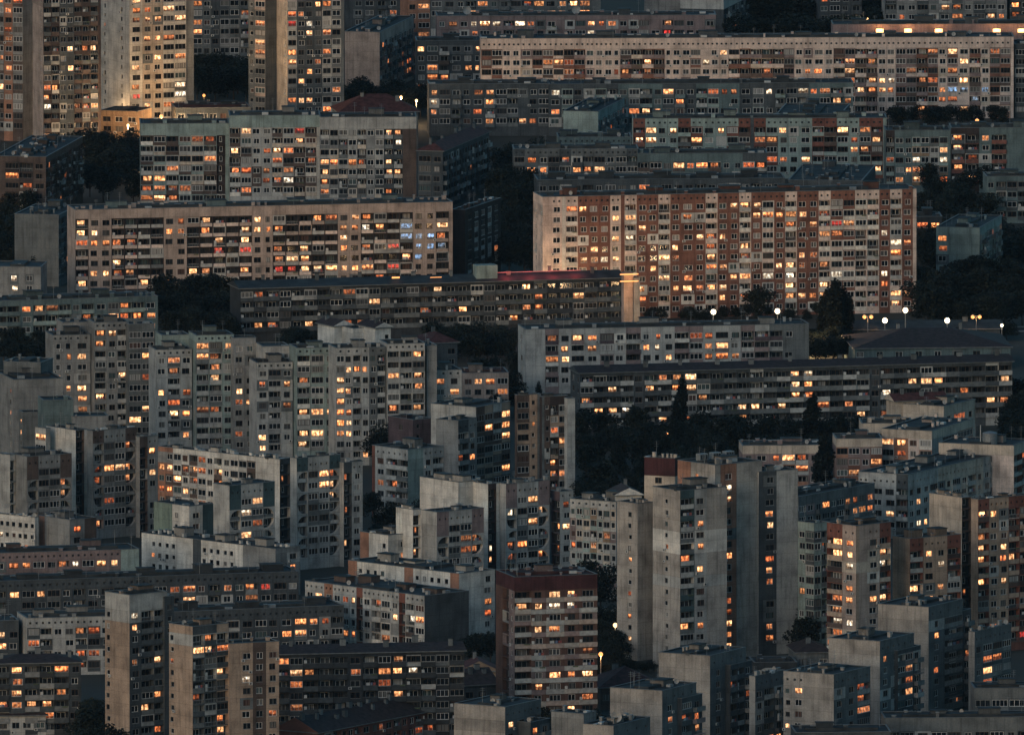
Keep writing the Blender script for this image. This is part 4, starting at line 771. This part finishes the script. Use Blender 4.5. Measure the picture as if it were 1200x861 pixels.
# each lit point lights the nearest window in view
pts = []
for (ox, oy), s_ in LITS.items():
    for t in s_.split():
        a_, c_ = t[:-1].split(','), t[-1]; pts.append((ox+float(a_[0])/3.987, oy+float(a_[1])/3.987, c_))
grid = {}
for w in WINS:
    if w[9]: grid.setdefault((int(w[7]//16), int(w[8]//16)), []).append(w)
miss = 0
for x, y, c_ in pts:
    best, bd = None, 15.0
    for i in range(-1, 2):
        for j in range(-1, 2):
            for w in grid.get((int(x//16)+i, int(y//16)+j), []):
                d = math.hypot(w[7]-x, (w[8]-y)*1.15)
                if w[10] == 'd' and d < bd: best, bd = w, d
    if best is None: miss += 1
    else: best[10] = c_
for w in WINS:      # windows out of the photo's sight are lit as often as those in it
    if w[10] == 'd' and (not w[9]) and R.random() < 0.12: w[10] = R.choice('ooyr')
    elif w[10] == 'd' and w[9] and R.random() < 0.012: w[10] = 'r'
print('windows', len(WINS), 'seen', sum(w[9] for w in WINS), 'lit', sum(w[10] != 'd' for w in WINS), 'missed', miss)

for rec_name, (name, cat, label, vols, group) in enumerate(BUILDINGS): pass
recs = {}
for w in WINS: recs.setdefault(id(w[11]), w[11])
from mathutils import Matrix, Vector
nobj = 0
for rec in recs.values():
    root = rec['root']
    ws = sorted(rec['win'], key=lambda w: (-(w[9]), w[10] == 'd', -w[2]*w[3]))
    fm = FRAME_B if ws[0][5].frame == 'b' else FRAME_W
    for w in ws[:100]:
        o = link('window', pane_mesh(w[2], w[3], w[10]), root, w[0], w[1]); fm = FRAME_B if w[5].frame == 'b' else R.choice((FRAME_W, FRAME_W, FRAME_G, FRAME_B))
        f = link('window_frame', frame_mesh(w[2], w[3], fm), o)
    if len(ws) > 100:
        mb, mf = MB(), MB()
        for w in ws[100:]:
            pane_mb(w[2], w[3], w[10], mb, w[0], w[1], R.random()); frame_mb(w[2], w[3], fm, mf, w[0], w[1])
        o = link('window', mb.mesh('pane'), root); o['kind'] = 'stuff'
        f = link('window_frame', mf.mesh('frame'), o); f['kind'] = 'stuff'
    bs = [(2 == vis(b[0], b[7]), b) for b in rec['bal']]; bs.sort(key=lambda t: -t[0])
    for k, (s_, b) in enumerate(bs[:100]):
        link('balcony', balcony_mesh(b[2], b[3], b[4], b[5], b[6]), root, b[0], b[1])
    if len(bs) > 100:
        mb = MB()
        for s_, b in bs[100:]: balcony_mb(b[2], b[3], b[4], b[5], b[6], mb, b[0], b[1])
        o = link('balcony', mb.mesh('balcony'), root); o['kind'] = 'stuff'
    for k, ac in enumerate(rec['ac'][:100]): link('air_conditioner', AC, root, ac[0], ac[1])
print('objects', len(bpy.data.objects))

# ------------------------------------------------------------------ trees
LEAF = []
for nm, c1, c2 in (('leaves_dark', (.007,.011,.010), (.019,.026,.022)), ('leaves_olive', (.009,.012,.009), (.024,.028,.021)), ('leaves_poplar', (.005,.008,.008), (.012,.017,.016))):
    m, nt, b = new_mat(nm); at = N(nt, 'ShaderNodeAttribute', attribute_name='rnd'); oi = N(nt, 'ShaderNodeObjectInfo')
    c = ramp(nt, at.outputs['Fac'], [(0.0, c1), (1.0, c2)])
    t = ramp(nt, oi.outputs['Random'], [(0, (.75, .8, .8)), (1, (1.25, 1.2, 1.1))]); c = mul_col(nt, c, t)
    nt.links.new(c, b.inputs['Base Color']); b.inputs['Roughness'].default_value = .7; b.inputs['Specular IOR Level'].default_value = .15; LEAF.append(m)
BARK = noisy('bark', (.06, .05, .04), .9, 3)
def tree_meshes(kind, seed):
    r = random.Random(seed); mb = MB(); tb = MB()
    lobes = []
    if kind == 'round':
        for k in range(9):
            an = r.uniform(0, 6.28); rr = r.uniform(.0, .30); lobes.append((rr*cos(an), rr*sin(an), r.uniform(.24, .80), r.uniform(.15, .25), r.uniform(.13, .2)))
        lobes.append((0, 0, .58, .27, .30))
    elif kind == 'poplar':
        for k in range(12):
            z = .16+.80*k/12; w = .115*(1-(z-.35)**2*1.6); an = r.uniform(0, 6.28); lobes.append((.035*cos(an), .035*sin(an), z, max(.045, w), .12))
    else:
        for k in range(8):
            z = .15+.78*k/8; w = .24*(1-z)+.03; lobes.append((r.uniform(-.02, .02), r.uniform(-.02, .02), z, w, .11))
    n = {'round': 2600, 'poplar': 5200, 'conic': 3200}[kind]
    wt = [l[3]**2*l[4] for l in lobes]
    for i in range(n):
        l = r.choices(lobes, wt)[0]
        u = r.gauss(0, 1), r.gauss(0, 1), r.gauss(0, 1); q = math.sqrt(sum(x*x for x in u)); rad = r.random()**.33*1.04
        c = (l[0]+l[3]*u[0]/q*rad, l[1]+l[3]*u[1]/q*rad, l[2]+l[4]*u[2]/q*rad)
        s_ = r.uniform(.014, .034)*(0.8 if kind != 'round' else 1.0); a1, a2 = r.uniform(0, 6.28), r.uniform(-1.2, 1.2)
        ux = (cos(a1), sin(a1), 0); vx = (-sin(a1)*cos(a2), cos(a1)*cos(a2), sin(a2))
        P = lambda x, y: tuple(c[k]+s_*(x*ux[k]+y*vx[k]) for k in range(3))
        g = min(1, max(0, .45+.35*math.sin(l[0]*37+l[2]*23)+r.uniform(-.3, .3)))
        mb.poly([P(-1, -.55), P(.2, -.8), P(1, .1), P(.1, .8), P(-.8, .5)], LEAF[{'round': r.randint(0, 1) if seed % 2 else 0, 'poplar': 2, 'conic': 2}[kind]], (1, 1, 1), None, None, g)
    tb.tube((0, 0, -.02), (0.01, 0, .3), .022, .014, BARK, 7); tb.tube((0.01, 0, .3), (0, 0.01, .62), .014, .005, BARK, 6)
    for k in range(7):
        an = r.uniform(0, 6.28); z = r.uniform(.22, .5); e = .2 if kind == 'round' else .07; tb.tube((0, 0, z), (e*cos(an), e*sin(an), z+.16), .008, .003, BARK, 5)
    return mb.mesh('crown'), tb.mesh('trunk')
PROTO = {'round': [tree_meshes('round', s) for s in range(5)], 'poplar': [tree_meshes('poplar', s) for s in (7, 8)], 'conic': [tree_meshes('conic', 9)]}
def tree(px, py, h, kind, label, group=None, wide=1.0, name=None, cat='tree'):
    g = ground_at(px, py); cm, tm = R.choice(PROTO[kind])
    root = link(name or 'bush' if 'bush' in label else {'round': 'broadleaf_tree', 'poplar': 'poplar_tree', 'conic': 'conifer_tree'}[kind], None, None, g, R.uniform(0, 6.28)); root.scale = (h*wide, h*wide, h)
    tagged(root, label, 'bush' if 'bush' in label else cat, group); link('crown', cm, root); link('trunk', tm, root); return root
def grove(spec, label, group, h0, h1, kind='round', wide=(0.85, 1.25)):
    for px, py in spec: tree(px+R.uniform(-2, 2), py+R.uniform(-1.5, 1.5), R.uniform(h0, h1), kind, label, group, R.uniform(*wide))
def lattice(x0, x1, y0, y1, nx, ny):
    return [(x0+(x1-x0)*(i+.5+R.uniform(-.3, .3))/nx, y0+(y1-y0)*(j+.5+R.uniform(-.3, .3))/ny) for j in range(ny) for i in range(nx)]
LAMPX = ((836, 400), (911, 400), (1037, 406), (1061, 407), (1110, 406), (766, 402), (1017, 404), (1144, 404), (1174, 404))
free = lambda pts_: [p for p in pts_ if not any(abs(p[0]-a) < 11 and -3 < p[1]-b < 16 for a, b in LAMPX) and not any(inside([(q[0], q[1]) for q in v.foot], *p) for v in VOLS)]
for v in VOLS:      # footprints on the picture, so that no trunk stands inside a house
    v.foot = [project((p[0], p[1], 0))[:2] for p in (v.base, v.pR, v.pB, v.pL)]
def put(spec, *a, **k): grove(free(spec), *a, **k)
put(lattice(98, 164, 188, 242, 5, 3), 'dark tree in the thicket between the stepped dark block and the white banded block', 'trees beside the white banded block', 10, 13)
put(lattice(228, 292, 103, 124, 6, 2), 'dark tree at the foot of the dusky tower', 'trees at the foot of the dusky tower', 11, 13.5)
put(lattice(404, 502, 126, 142, 8, 2), 'dark tree in the row below the blank rose grey end wall', 'trees below the rose grey end wall', 8.5, 10.5)
put(lattice(574, 634, 192, 330, 4, 7), 'dark tree in the wooded gap behind the red and white block', 'trees in the wooded gap', 9, 13)
put(lattice(186, 274, 358, 408, 6, 3), 'dark tree of the grove in front of the long beige slab', 'trees before the beige slab', 9, 12)
put(lattice(1040, 1180, 145, 152, 11, 1), 'small tree at the foot of the long pale pink block', 'trees at the foot of the pink block', 5, 7.5)
put(lattice(1078, 1200, 300, 398, 8, 5), 'dark tree of the wooded slope past the red and white block', 'trees of the wooded slope', 10, 14.5)
put(lattice(1078, 1160, 226, 300, 5, 3), 'dark tree between the low dark block and the pale green block', 'trees under the pale green block', 8, 11)
put(lattice(862, 1040, 40, 82, 10, 2), 'dark tree of the far wood above the long pale pink block', 'trees of the far wood', 13, 17)
for p in ((770, 58, 12), (786, 54, 11), (758, 56, 10), (846, 62, 12)): tree(*p, 'round', 'lone dark tree in front of the blank pale end walls of the far edge', 'trees before the blank far walls')
tree(967, 404, 15.4, 'poplar', 'outer stem of the black triple poplar before the red and white block, its shorter one', None, 1.12)
tree(979, 406, 18.2, 'poplar', 'tallest middle stem of the black triple poplar before the red and white block', None, 1.12)
tree(990, 404, 15.8, 'poplar', 'second outer stem of the black triple poplar, next to the twin orange lamp', None, 1.12)
tree(891, 377, 10.5, 'round', 'dark round tree before the red and white block between two white lamps', None, 1.0)
put(lattice(742, 960, 368, 384, 17, 1), 'low dark bush along the foot of the red and white block', 'bushes under the street lamps', 3.5, 5.5, wide=(1.1, 1.5))
put(lattice(742, 1075, 390, 406, 22, 1), 'low dark bush beside the street below the red and white block', 'bushes along the street', 3, 5, wide=(1.1, 1.5))
put(lattice(1004, 1186, 398, 406, 15, 1), 'low dark bush between the street and the brown hipped roof', 'bushes behind the hipped roof', 4, 6, wide=(1.1, 1.5))
put(lattice(934, 1004, 408, 428, 8, 2), 'dark bush between the black triple poplar and the broad hipped roof', 'bushes by the hipped roof', 5, 8, wide=(1, 1.4))
put(lattice(700, 732, 738, 806, 3, 5), 'dark tree in the dim yard beside the glaring orange lamp', 'trees by the glaring orange lamp', 6, 9)
put(lattice(500, 606, 408, 432, 8, 2), 'dark tree in the yard below the long dark terrace block', 'trees below the dark terrace', 7, 10)
put(lattice(560, 606, 440, 500, 3, 3), 'dark tree in the narrow gap beside the plum balconied block', 'trees beside the plum balconies', 7, 9)
tree(631, 470, 6.0, 'conic', 'small dark conical tree at the blank end bay of the plum balconied block')
tree(444, 548, 13.5, 'round', 'dark tree standing before the pale stepped block with bands of wide balconies', None, .75)
put(lattice(430, 500, 600, 668, 4, 3), 'dark tree in the shaded gap under the white block with recessed balconies', 'trees in the shaded gap', 8, 11)
put(lattice(676, 870, 518, 640, 10, 6), 'dark tree of the park below the long brown terrace block', 'trees of the dark park', 8, 12)
tree(797, 524, 18.5, 'poplar', 'slim black poplar rising from the dark park in front of the brown terrace block', None, .9)
put(lattice(870, 1010, 514, 552, 9, 2), 'dark tree along the foot of the long brown terrace block', 'trees along the brown terrace', 7, 10)
for p, l in (((952, 532, 16), 'black poplar before the brown terrace block, taller of a pair'), ((986, 534, 11.5), 'black poplar before the brown terrace block, shorter of a pair')): tree(*p, 'poplar', l, None, 1.2)
tree(966, 600, 21, 'poplar', 'silvery dark poplar leaning over the terracotta balconied blocks', None, 1.0)
for p in ((694, 716, 15), (704, 722, 14), (686, 724, 12)): tree(*p, 'round', 'tall dark tree between the dark red crowned tower and the slim pale tower', 'trees behind the dark red crowned tower', .8)
put([(551, 782), (562, 778), (574, 780)], 'dark tree beside the greenish block end and the dark red crowned tower', 'trees by the greenish end', 8, 10)
put([(101, 880), (112, 872), (122, 884), (98, 905), (128, 905)], 'dark tree in the corner between the black hipped terrace and the taller beige tower', 'trees in the bottom corner', 12, 15, wide=(.7, .9))
put(lattice(632, 702, 858, 880, 6, 2), 'dark tree at the foot of the dark red crowned tower', 'trees under the dark red crowned tower', 6, 8)
put(lattice(934, 966, 740, 776, 3, 3), 'dark tree in the deep gap beside the beige tower', 'trees in the deep gap', 12, 15, wide=(.7, 1))
put([(733, 786), (742, 788), (752, 790), (762, 788)], 'low bush at the foot of the slim pale tower', 'bushes at the slim pale tower', 3, 4.5, wide=(1.2, 1.6))
put(lattice(1184, 1204, 480, 560, 2, 4), 'dark tree at the end of the brown terrace block', 'trees at the terrace end', 11, 14)
tree(40, 350, 13.0, 'conic', 'dark conical tree before the plain grey end wall', None, .9)
put(lattice(1, 40, 250, 336, 3, 5), 'dark tree beside the plain grey end wall', 'trees beside the plain grey end wall', 9, 12)
put(lattice(0, 60, 410, 436, 5, 2), 'dark tree below the low terrace block with white bands', 'trees below the white bands', 6, 8)
put(lattice(330, 400, 404, 424, 6, 2), 'dark tree between the long dark terrace block and the pale stepped blocks', 'trees behind the stepped blocks', 6, 8)

# ------------------------------------------------------------------ lamps
def emis(name, col, st):
    m, nt, b = new_mat(name); b.inputs['Base Color'].default_value = (.2, .2, .2, 1); b.inputs['Emission Color'].default_value = (*col, 1); b.inputs['Emission Strength'].default_value = st
    m.cycles.emission_sampling = 'NONE'; return m
L_WHITE = emis('lamp_white', (1, .80, .52), 5); L_SOD = emis('lamp_sodium', (1, .36, .09), 1.9); L_FLOOD = emis('lamp_flood', (1, .44, .14), 3.6); L_RED = emis('lamp_red', (1, .10, .08), .2); L_WARM = emis('lamp_warm', (1, .56, .24), 3.2)
LM = {'w': (L_WHITE, (1, .70, .42)), 's': (L_SOD, (1, .45, .15)), 'y': (L_WARM, (1, .62, .30))}
def street_lamp(px, py, h, c, power, label, twin=False, r=.42, group=None):
    """(px, py) is where the photo shows the light itself; h its height above the ground"""
    mat, lc = LM[c]; top = ground_at(px, py, h); g = (top[0], top[1], 0.0)
    root = link('street_lamp', None, None, g); tagged(root, label, 'street lamp', group)
    pb = MB(); pb.tube((0, 0, 0), (0, 0, h-.3), .13, .08, STEEL, 8); pb.tube((0, 0, 0), (0, 0, .9), .2, .18, STEEL, 8); link('pole', pb.mesh('pole'), root)
    for s_ in ((-1, 1) if twin else (0,)):
        off = .95*s_
        ar = MB(); ar.tube((0, 0, h-.35), (off, -.5 if not twin else 0, h-.08), .06, .05, STEEL, 6); link('arm', ar.mesh('arm'), root)
        hb = MB(); y0 = -.5 if not twin else 0
        hb.tube((off, y0, h-.06), (off, y0, h+.16), r*.55, r*.3, STEEL, 12); hd = link('lamp_head', hb.mesh('lamp_head'), root)
        gb = MB(); rings = [(-r*cos(pi*k/8), max(.02, r*sin(pi*k/8))) for k in range(9)]
        for (za, ra), (zb, rb) in zip(rings, rings[1:]): gb.tube((off, y0, h-.05-r+za), (off, y0, h-.05-r+zb), ra, rb, mat, 14, cap=False)
        link('bulb', gb.mesh('bulb'), hd)
    ld = bpy.data.lights.new('lamp_light', 'POINT'); ld.energy = power; ld.color = lc; ld.shadow_soft_size = .4; lo = link('lamp_light', ld, root, (0, -.5 if not twin else 0, h-1.1))
for a_ in ((836, 362, 9, 'w', 36000, 'white street lamp before the red and white block, above the plum balconied block'),
           (911, 361, 9, 'w', 36000, 'white street lamp between the round tree and the black poplar'),
           (1037, 372, 8, 'w', 9000, 'white street lamp between the twin orange lamp and the tall white one'),
           (1061, 360, 11, 'w', 12000, 'tallest white street lamp, at the end of the red and white block'),
           (1110, 372, 8, 'w', 2500, 'white street lamp before the wooded slope'),
           (781, 506, 8, 's', 260, 'orange lamp shining among the trees of the dark park'),
           (704, 763, 9, 's', 2400, 'glaring orange lamp beside the tower with the dark red crown'),
           (721, 729, 8, 'y', 300, 'pale yellow lamp half behind the slim pale tower'),
           (189, 134, 9, 's', 6000, 'orange lamp at the foot of the bright cream tower'),
           (1016, 20, 9, 'y', 120, 'small yellow lamp in front of the far wood'),
           (918, 38, 7, 's', 60, 'faint orange lamp above the roof of the long pale pink block'),
           (1145, 139, 5, 's', 220, 'orange lamp among the small trees under the long pale pink block'),
           (766, 372, 7, 's', 900, 'orange lamp low beside the orange lit terrace end'),
           (627, 241, 6, 's', 50, 'faint orange lamp in the wooded gap beside the red and white block'),
           (239, 110, 6, 's', 60, 'faint orange lamp in the trees at the foot of the dusky tower'),
           (1174, 379, 6, 'w', 40, 'tiny white lamp at the end of the wooded slope'),
           (1106, 345, 7, 'y', 50, 'dim lamp over a white sign post in the wooded slope'),
           (464, 655, 6, 'y', 500, 'blazing lamp over the maroon end of the low terracotta and white block'),
           (1193, 470, 6, 's', 40, 'faint lamp beside the trees at the terrace end')):
    street_lamp(*a_[:5], a_[5], r=.72 if a_[3] == 'w' and a_[4] > 100 else .55 if a_[4] > 200 else .42)
street_lamp(1017, 369, 8, 's', 450, 'twin headed orange lamp beside the black poplar', True, r=.5)
street_lamp(1144, 369, 8, 's', 400, 'twin headed orange lamp before the wooded slope', True, r=.5)
# street lamps of the avenue that lights the cream tower and its neighbours; other roofs hide all but their light
for x, y, h, p in ((124, 132.6, 6.3, 4000), (150, 145, 8, 2500), (182, 148, 8, 34000), (206, 149, 8, 30000), (212, 132, 8, 9000), (12, 190, 8, 4500), (470, 112, 8, 3500), (488, 116, 8, 2500), (600, 112, 8, 900), (680, 112, 8, 900), (760, 112, 8, 900), (840, 112, 8, 900), (920, 112, 8, 900)):
    street_lamp(x, y, h, 'y', p, 'orange lamp standing hidden behind the low roofs', group='lamps of the hidden avenue')
for x, y, p in ((660, 348, 14000), (700, 350, 14000), (790, 384, 16000), (870, 383, 16000), (940, 383, 16000)):
    street_lamp(x, y, 8, 'y', p, 'yellow lamp on the pavement along the foot of the red and white block', group='pavement lamps of the red and white block')
for x, y, p in ((130, 342, 800), (330, 332, 2200), (400, 329, 3000), (470, 327, 3000), (520, 326, 2500)):
    street_lamp(x, y, 8, 'y', p, 'yellow lamp in the yard before the long beige slab', group='yard lamps of the beige slab')
# floodlights on the parapet wall behind the long pink block
for k, px in enumerate((1031, 1064, 1100, 1168, 1197)):
    g = ground_at(px, 37, VOLS[8].H-1.9); root = link('floodlight', None, None, g)
    tagged(root, ['floodlight at the near end of the rose parapet wall', 'second floodlight along the rose parapet wall', 'middle floodlight of the rose parapet wall, the widest glow', 'floodlight past the dark roof box on the rose parapet wall', 'last floodlight on the rose parapet wall, at the picture edge'][k], 'floodlight', 'floodlights on the rose parapet wall')
    hb = MB(); hb.box((0, 0, 0), 0, -.9, .9, -.35, .25, -.1, .55, STEEL); hb.tube((0, 0, -1.2), (0, 0, -.1), .06, .06, STEEL); link('housing', hb.mesh('housing'), root)
    lb = MB(); lb.poly([(-1.1, -.36, -.3), (1.1, -.36, -.3), (1.1, -.36, .75), (-1.1, -.36, .75)], L_FLOOD); lb.poly([(-.8, -.3, .556), (.8, -.3, .556), (.8, .2, .556), (-.8, .2, .556)], L_FLOOD); link('lamp_glass', lb.mesh('lamp_glass'), root)
    ld = bpy.data.lights.new('lamp_light', 'POINT'); ld.energy = 700; ld.color = (1, .44, .15); ld.shadow_soft_size = .5; link('lamp_light', ld, root, (0, -.9, .9))
# ------------------------------------------------------------------ extras on single buildings
def find(label_part): return next(o for o in bpy.data.objects if o.get('label') and label_part in o['label'])
terr = find('red glow on its tiled top'); tv = next(b[3] for b in BUILDINGS if b[0] == 'terraced_block' and 'red glow' in b[2])
v0 = tv[0]
def on_roof(vol, u, v, z): 
    ca, sa = cos(vol.yaw), sin(vol.yaw); return (vol.base[0]+u*ca-v*sa, vol.base[1]+u*sa+v*ca, z)
troof = next(c for c in terr.children if c.name.startswith('roof'))
sg = MB(); u0, u1 = v0.LR*.68, v0.LR*.90
sg.box((v0.base[0], v0.base[1], 0), v0.yaw, u0, u1, v0.LL*.32, v0.LL*.32+.12, v0.H+1.75, v0.H+1.95, L_RED); link('red_light_strip', sg.mesh('red_light_strip'), troof)
for t in (.70, .76, .82, .88):
    ld = bpy.data.lights.new('red_light', 'POINT'); ld.energy = 420; ld.color = (1, .10, .09); ld.shadow_soft_size = .5; link('red_light', ld, troof, on_roof(v0, v0.LR*t, v0.LL*.12, v0.H+2.6))
lb = MB(); lb.box((v0.base[0], v0.base[1], 0), v0.yaw, v0.LR*.62, v0.LR*.675, 1.6, 5.5, v0.H+.3, v0.H+4.2, FACADE, C['mint']); link('lift_house', lb.mesh('lift_house'), troof)
for vol, us in ((tv[1], (.1, .9)),):     # the lit cornice at the terrace end
    e = MB(); o = (vol.base[0], vol.base[1], 0)
    for z in (vol.H-.4, vol.H-2.3): e.box(o, vol.yaw, -1.2, vol.LR+1.2, -1.0, -.4, z, z+.22, L_SOD)
    link('cornice_light', e.mesh('cornice_light'), terr)
    for z in (vol.H-1.5, vol.H-6):
        ld = bpy.data.lights.new('cornice_lamp', 'POINT'); ld.energy = 110; ld.color = (1, .38, .12); ld.shadow_soft_size = .4; link('cornice_lamp', ld, terr, on_roof(vol, vol.LR*.5, -2.5, z))
e = MB(); e.box((v0.base[0], v0.base[1], 0), v0.yaw, v0.LR*.40, v0.LR*.42, 2.0, 2.2, v0.H+1.3, v0.H+1.7, L_SOD); e.box((v0.base[0], v0.base[1], 0), v0.yaw, v0.LR*.50, v0.LR*.53, 2.0, 2.15, v0.H+1.2, v0.H+1.32, L_SOD); link('roof_light', e.mesh('roof_light'), troof)
# silver tank and mast on the pink walled block
pk = find('silver tank'); pv = next(b[3][0] for b in BUILDINGS if 'silver tank' in b[2]); pr = next(c for c in pk.children if c.name.startswith('roof'))
c0 = ground_at(1157, 521, pv.H); tk = MB(); c0 = on_roof(pv, 4.0, pv.LL*.38, pv.H)
tk.tube((c0[0], c0[1], pv.H-.2), (c0[0], c0[1], pv.H+2.6), 1.9, 1.9, STEEL, 20); tk.tube((c0[0], c0[1], pv.H+2.6), (c0[0], c0[1], pv.H+3.0), 1.9, .5, STEEL, 20); link('water_tank', tk.mesh('water_tank'), pr)
ms = MB(); ms.tube((c0[0]-2.4, c0[1], pv.H-.2), (c0[0]-2.4, c0[1], pv.H+4.6), .14, .12, WHITEBOX, 8); link('mast', ms.mesh('mast'), pr)
# silver ducts and a glazed lean-to on the grey tower with terracotta and white top walls
gt = find('terracotta and white top walls'); gv = next(b[3][0] for b in BUILDINGS if 'terracotta and white top walls' in b[2]); gr = next(c for c in gt.children if c.name.startswith('roof'))
for k in range(3):
    dk = MB(); u = gv.LR*(.12+.28*k); o = (gv.base[0], gv.base[1], 0)
    dk.box(o, gv.yaw, u, u+2.6, gv.LL*.55, gv.LL*.55+1.6, gv.H+.2, gv.H+1.9, STEEL)
    for q in range(3): dk.box(o, gv.yaw, u+.2+q*.8, u+.75+q*.8, gv.LL*.55-.05, gv.LL*.55-.01, gv.H+.5, gv.H+1.6, BITUMEN, skip='b')
    link('ventilation_unit', dk.mesh('ventilation_unit'), gr)
# ------------------------------------------------------------------ ground, roads
def ground_mat():
    m, nt, b = new_mat('ground_earth_and_grass'); tc = N(nt, 'ShaderNodeTexCoord')
    n = N(nt, 'ShaderNodeTexNoise'); n.inputs['Scale'].default_value = .03; n.inputs['Detail'].default_value = 8; nt.links.new(tc.outputs['Object'], n.inputs[0])
    c = ramp(nt, n.outputs[0], [(.35, (.018, .024, .019)), (.55, (.028, .030, .024)), (.7, (.046, .044, .038))])
    nt.links.new(c, b.inputs['Base Color']); b.inputs['Roughness'].default_value = .95; return m
gm = MB(); GM = ground_mat()
gm.poly([(-15000, -14000, 0), (15000, -14000, 0), (15000, 16000, 0), (-15000, 16000, 0)], GM); tagged(link('ground', gm.mesh('ground')), kind='structure')
ASPH = noisy('asphalt', (.032, .033, .036), .9, .6); KERB = noisy('kerb_concrete', (.26, .26, .25), .9, 1.0); PAINT = noisy('road_paint', (.7, .7, .68), .7, 1.0)
def road(p0, p1, width, name='road'):
    a0, a1 = ground_at(*p0), ground_at(*p1); dx, dy = a1[0]-a0[0], a1[1]-a0[1]; L = math.hypot(dx, dy); an = math.atan2(dy, dx)
    mb = MB(); mb.box((a0[0], a0[1], 0), an, 0, L, -width/2, width/2, -.05, .006, ASPH, skip='d')
    k = 0
    while k < L-3: mb.box((a0[0], a0[1], 0), an, k, k+3, -.07, .07, .006, .011, PAINT, skip='d'); k += 8
    tagged(link(name, mb.mesh(name)), kind='structure')
    for s_ in (-1, 1):
        kb = MB(); kb.box((a0[0], a0[1], 0), an, 0, L, *( (width/2, width/2+2.2) if s_ > 0 else (-width/2-2.2, -width/2)), -.05, .13, KERB, skip='d'); tagged(link('pavement', kb.mesh('pavement')), kind='structure')
road((735, 398), (1260, 384), 8)
road((690, 728), (730, 712), 8)
road((90, 182), (300, 172), 9)
# retaining wall above the road beside the dark red crowned tower
w0, w1 = ground_at(697, 722), ground_at(724, 719); rw = MB(); an = math.atan2(w1[1]-w0[1], w1[0]-w0[0])
rw.box((w0[0], w0[1], 0), an, 0, math.hypot(w1[0]-w0[0], w1[1]-w0[1]), 0, .4, 0, 1.6, FACADE, C['pink']); rw.box((w0[0], w0[1], 0), an, -.1, math.hypot(w1[0]-w0[0], w1[1]-w0[1])+.1, -.08, .48, 1.603, 1.75, COPING)
tagged(link('retaining_wall', rw.mesh('retaining_wall')), 'low pinkish retaining wall lit beside the slim pale tower', 'wall')
# ------------------------------------------------------------------ evening haze over the plain
hz = MB(); hm = bpy.data.materials.new('haze_air'); hm.use_nodes = True; hn = hm.node_tree; hn.nodes.remove(hn.nodes['Principled BSDF'])
pv_ = hn.nodes.new('ShaderNodeVolumePrincipled'); pv_.inputs['Color'].default_value = (.62, .84, 1, 1); pv_.inputs['Density'].default_value = HAZE; pv_.inputs['Anisotropy'].default_value = .2
hn.links.new(pv_.outputs[0], hn.nodes['Material Output'].inputs['Volume'])
hz.box((0, 0, 0), 0, -15500, 15500, -14500, 16500, -1.5, 900, hm)
if HAZE > 0: tagged(link('haze', hz.mesh('haze')), kind='stuff')
# ------------------------------------------------------------------ dusk light
w = bpy.data.worlds.new('World'); scene.world = w; w.use_nodes = True; nt = w.node_tree
sky = nt.nodes.new('ShaderNodeTexSky'); sky.sky_type = 'NISHITA'; sky.sun_disc = False
SUN_EL, SUN_AZ = radians(9), radians(-148)      # azimuth from +Y (the way the camera looks), clockwise
sky.sun_elevation = SUN_EL; sky.sun_rotation = SUN_AZ; sky.air_density = 1.0; sky.dust_density = 1.0; sky.ozone_density = 2.2
bg = nt.nodes['Background']; bg.inputs[1].default_value = SKY_STRENGTH
hs_ = nt.nodes.new('ShaderNodeHueSaturation'); hs_.inputs['Saturation'].default_value = 1.25; hs_.inputs['Hue'].default_value = 0.488
nt.links.new(sky.outputs[0], hs_.inputs['Color']); nt.links.new(hs_.outputs[0], bg.inputs[0])
sd = bpy.data.lights.new('sun', 'SUN'); sd.energy = SUN_STRENGTH; sd.angle = radians(35); sd.color = (1, .94, .87)
so = link('sun', sd); so.rotation_euler = (pi/2-radians(24), 0, 0)
dirv = Vector((sin(SUN_AZ)*cos(SUN_EL), cos(SUN_AZ)*cos(SUN_EL), sin(radians(22))))
so.rotation_euler = dirv.to_track_quat('Z', 'Y').to_euler()
vs = scene.view_settings; vs.view_transform = 'Standard'; vs.look = 'None'; vs.exposure = EXPOSURE; vs.gamma = 1
scene.cycles.use_denoising = True; scene.cycles.max_bounces = 4; scene.cycles.diffuse_bounces = 3; scene.cycles.glossy_bounces = 2
scene.cycles.sample_clamp_indirect = 4; scene.cycles.use_light_tree = True
scene.render.film_transparent = False
